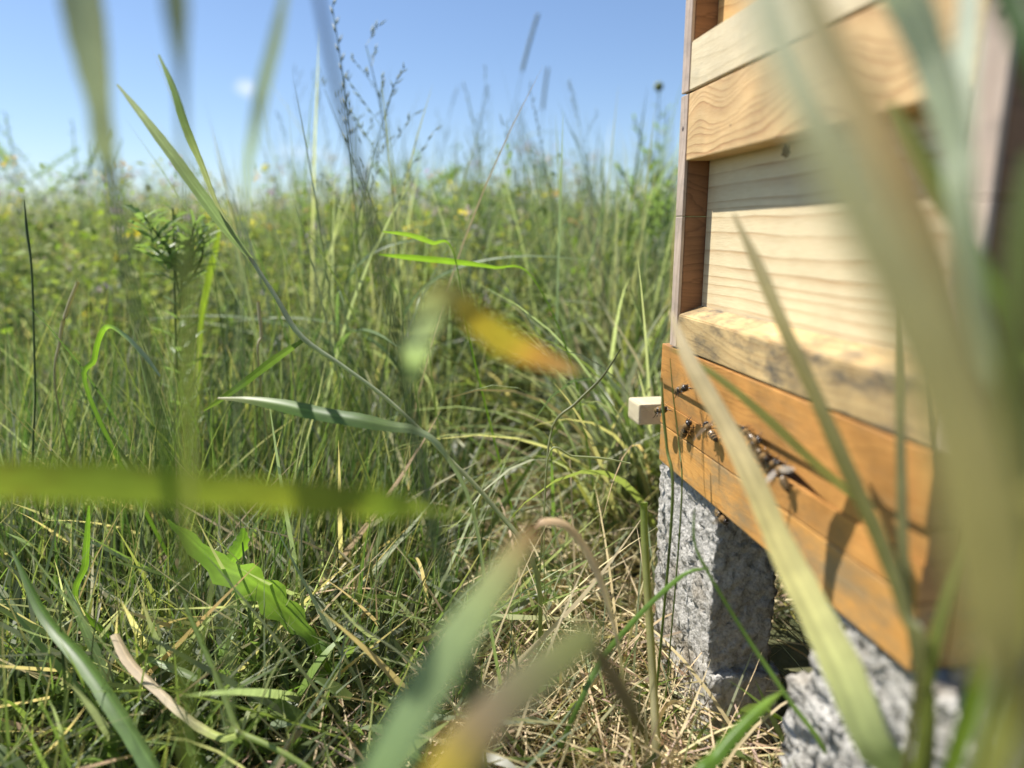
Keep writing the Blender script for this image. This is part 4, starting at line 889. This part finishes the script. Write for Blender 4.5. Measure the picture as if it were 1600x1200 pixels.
# ------------------------------------------------------------------ honey bees
def lathe(prof, ns=14):
    V, F = [], []
    for (x, ry, rz, dz) in prof:
        for k in range(ns):
            a = 2 * math.pi * k / ns; V.append((x, ry * math.cos(a), dz + rz * math.sin(a)))
    n = len(prof)
    for i in range(n - 1):
        for k in range(ns): F.append((i * ns + k, i * ns + (k + 1) % ns, (i + 1) * ns + (k + 1) % ns, (i + 1) * ns + k))
    F.append(tuple(range(ns))[::-1]); F.append(tuple((n - 1) * ns + k for k in range(ns)))
    return V, F
def ribbon_tube(pts, rad, ns=5):
    P = [Vector(p) for p in pts]; V, F = [], []
    for i, p in enumerate(P):
        t = (P[min(i + 1, len(P) - 1)] - P[max(i - 1, 0)]).normalized(); a = t.orthogonal().normalized(); b = t.cross(a)
        for k in range(ns):
            q = 2 * math.pi * k / ns; V.append(p + (a * math.cos(q) + b * math.sin(q)) * rad[i])
    for i in range(len(P) - 1):
        for k in range(ns): F.append((i * ns + k, i * ns + (k + 1) % ns, (i + 1) * ns + (k + 1) % ns, (i + 1) * ns + k))
    F.append(tuple(range(ns))[::-1]); F.append(tuple((len(P) - 1) * ns + k for k in range(ns)))
    return V, F
MM = .001
def make_bee(spread, pale=False, curl=0.0, seed=0):
    """head towards +x, back towards +z; wing spread in radians from the body axis"""
    rnd = random.Random(seed); t = empty('honey_bee', (0, 0, 0))
    prof = []; mats = []
    for x, r in ((-8.2, .15), (-7.7, .75), (-7.0, 1.25), (-6.5, 1.5), (-6.2, 1.62), (-5.6, 1.85), (-5.2, 1.93), (-4.9, 2.0), (-4.2, 2.12), (-3.8, 2.15), (-3.5, 2.15), (-2.7, 2.1), (-2.3, 2.0), (-1.9, 1.9), (-1.2, 1.6), (-.7, 1.0), (-.4, .5), (-.1, .5), (.2, 1.1), (.8, 1.8), (1.6, 2.1), (2.5, 2.05), (3.2, 1.6), (3.7, .9), (3.95, .6), (4.15, .9), (4.5, 1.5), (5.0, 1.72), (5.5, 1.5), (5.9, .9), (6.05, .3)):
        dz = -.02 * (x ** 2) * (1 if x < 0 else 0) * (.6 + curl) - (.3 if x > 4 else 0)
        rz = r * (.88 if x < 0 else (.95 if x < 3.8 else 1.05)); prof.append((x * MM, r * MM * (.95 if x < 3.8 else 1.0), rz * MM, dz * MM)); mats.append(x)
    V, F = lathe(prof, 16); mi = []
    for i in range(len(prof) - 1):
        x = (mats[i] + mats[i + 1]) / 2
        if x < -.3:
            band = any(abs(x - c) < w for c, w in ((-6.35, .2), (-5.05, .22), (-3.65, .22), (-2.1, .26)))
            m = 1 if band else 0
        elif x < 3.8: m = 2
        else: m = 0 if x > 4.3 else 2
        mi += [m] * 16
    mi += [0, 0]
    mesh_obj('body', V, F, [B_DARK, B_TAN, B_FUZZ], t, True, None, mi)
    # hair: short tufts on thorax and abdomen base
    HV_, HF_ = [], []
    for i in range(170):
        an = rnd.uniform(0, 6.28); xx = rnd.uniform(.1, 3.6) if i < 120 else rnd.uniform(-7, -1); rr = 2.0 * math.sqrt(max(.05, 1 - ((xx - 1.9) / 2.1) ** 2)) if i < 120 else 1.9
        d = Vector((rnd.uniform(-.3, .3), math.cos(an), math.sin(an))); c = Vector((xx, math.cos(an) * rr * .9, math.sin(an) * rr * .85)) * MM; e = c + d * rnd.uniform(.5, .9) * MM; w = Vector((.07 * MM, 0, 0)); o = len(HV_)
        HV_ += [c - w, c + w, e]; HF_.append((o, o + 1, o + 2))
    mesh_obj('fur', HV_, HF_, B_TAN, t, False)
    for s in (-1, 1):
        v, f = lathe([(-.9 * MM, .1 * MM, .1 * MM, 0), (-.6 * MM, .4 * MM, .6 * MM, 0), (0, .55 * MM, .85 * MM, 0), (.6 * MM, .4 * MM, .6 * MM, 0), (.9 * MM, .1 * MM, .1 * MM, 0)], 10)
        e = mesh_obj('eye', [Vector(q) + Vector((4.9 * MM, s * 1.4 * MM, .1 * MM)) for q in v], f, B_DARK, t)
        v, f = ribbon_tube([(5.6 * MM, s * .4 * MM, .4 * MM), (6.7 * MM, s * 1.2 * MM, .9 * MM), (7.6 * MM, s * 1.6 * MM, .2 * MM), (8.3 * MM, s * 1.9 * MM, -.5 * MM)], [.12 * MM] * 4)
        mesh_obj('antenna', v, f, B_DARK, t)
        # wings
        for (nm, L, Wd, ax, dz, k) in (('forewing', 9.3, 3.1, 2.2, 1.75, 0), ('hindwing', 6.4, 2.2, 1.2, 1.6, .33)):
            a = math.pi - spread - k * (.6 if spread > .6 else .15)
            dx, dy = math.cos(a), s * math.sin(a); px_, py_ = -dy * s, dx * s
            pv = []; n = 12
            for q in range(n + 1):
                u = q / n; w = Wd * (.12 + .88 * math.sin(math.pi * min(1, u ** .75)) ** .6) if u < 1 else .2
                for side in (-.38, 0, .62):
                    pv.append(Vector((ax + dx * L * u + px_ * w * side, s * .9 + dy * L * u + py_ * w * side, dz + .25 * math.sin(u * 3) + (.1 if side == 0 else 0) + u * rnd.uniform(.5, .52))) * MM)
            pf = [(q * 3 + j, q * 3 + j + 1, q * 3 + j + 4, q * 3 + j + 3) for q in range(n) for j in range(2)]
            mesh_obj(nm, pv, pf, B_WING_GLINT if pale else B_WING, t)
        for (x0, fx, reach, dn) in ((2.9, 2.4, 3.2, 2.3), (1.9, .3, 4.0, 2.4), (1.0, -3.2, 4.2, 2.5)):
            j = rnd.uniform(-.4, .4)
            pts = [(x0 * MM, s * .9 * MM, -1.2 * MM), ((x0 + fx * .35 + j) * MM, s * (reach * .62) * MM, -.7 * MM), ((x0 + fx * .8 + j) * MM, s * (reach * .95) * MM, -dn * .9 * MM), ((x0 + fx * 1.25 + j) * MM, s * (reach * 1.1) * MM, -2.75 * MM)]
            v, f = ribbon_tube(pts, [.28 * MM, .26 * MM, .2 * MM, .1 * MM]); mesh_obj('leg', v, f, B_DARK, t)
    return t
OUT = -NV
def place_bee(px, py, hx, hy, lab, off=.0036, spread=.35, pale=False, roll=0, seed=0, curl=0, up=None, yaw=None, base_u=-.0006, scale=1.22):
    t = make_bee(spread, pale, curl, seed)
    v0, z0 = face_uv(px, py, base_u - off); v1, z1 = face_uv(hx, hy, base_u - off)
    c = HV(base_u - off, v0, z0); h = (HV(base_u - off, v1, z1) - c).normalized()
    if yaw is not None: h = (h + OUT * yaw).normalized()
    u = (OUT if up is None else Vector(up)); u = (u - h * u.dot(h)).normalized()
    if roll: u = Matrix.Rotation(roll, 3, h) @ u
    s = u.cross(h); m = Matrix((h, s, u)).transposed().to_4x4(); m.translation = c
    t.matrix_world = m @ Matrix.Scale(scale, 4)
    return tag(t, lab, 'bee', 'honey bees at the hive entrance')
place_bee(1064, 608, 1080, 601, 'bee hovering highest, over the groove at the far end of the base', off=.013, spread=1.0, up=(-.2, -.5, .85), seed=1, pale=False, scale=1.35)
place_bee(1032, 640, 1052, 637, 'bee flying in sideways at the far end of the orange base', off=.012, spread=1.0, up=(-.2, -.4, .9), seed=2, scale=1.4)
place_bee(1071, 670, 1078, 655, 'bee walking upward alone on the board, banded abdomen towards the viewer', spread=.3, seed=3, scale=1.35)
place_bee(1108, 672, 1101, 660, 'bee with spread wings casting two long wing shadows below it', off=.006, spread=1.25, seed=4, up=(-.75, -.2, .62), curl=1)
place_bee(1168, 678, 1160, 669, 'first bee of the cluster, farthest left at the entrance', scale=1.08, seed=5, spread=.4)
place_bee(1179, 692, 1186, 686, 'dark bee second in the cluster at the entrance', off=.004, seed=6, spread=.5, scale=1.05)
place_bee(1190, 711, 1198, 719, 'striped bee third in the cluster, heading into the entrance arch', seed=7, off=.0036, spread=.35, scale=1.1)
place_bee(1205, 727, 1214, 722, 'bee half hidden in the dark of the entrance arch', seed=8, off=.001, spread=.3, scale=1.0)
place_bee(1221, 741, 1215, 722, 'bee with pale wings painted as a glint at the right of the cluster', off=.005, seed=9, pale=True, spread=1.15, up=(-.9, -.3, .35))
place_bee(1127, 808, 1135, 818, 'bee hanging below the lower edge of the orange base', off=.003, seed=10, spread=.7, base_u=.004)

for o in bpy.data.objects:
    if '_b' in o: del o['_b']
    if 'category' in o and 'kind' not in o: o['kind'] = 'thing'
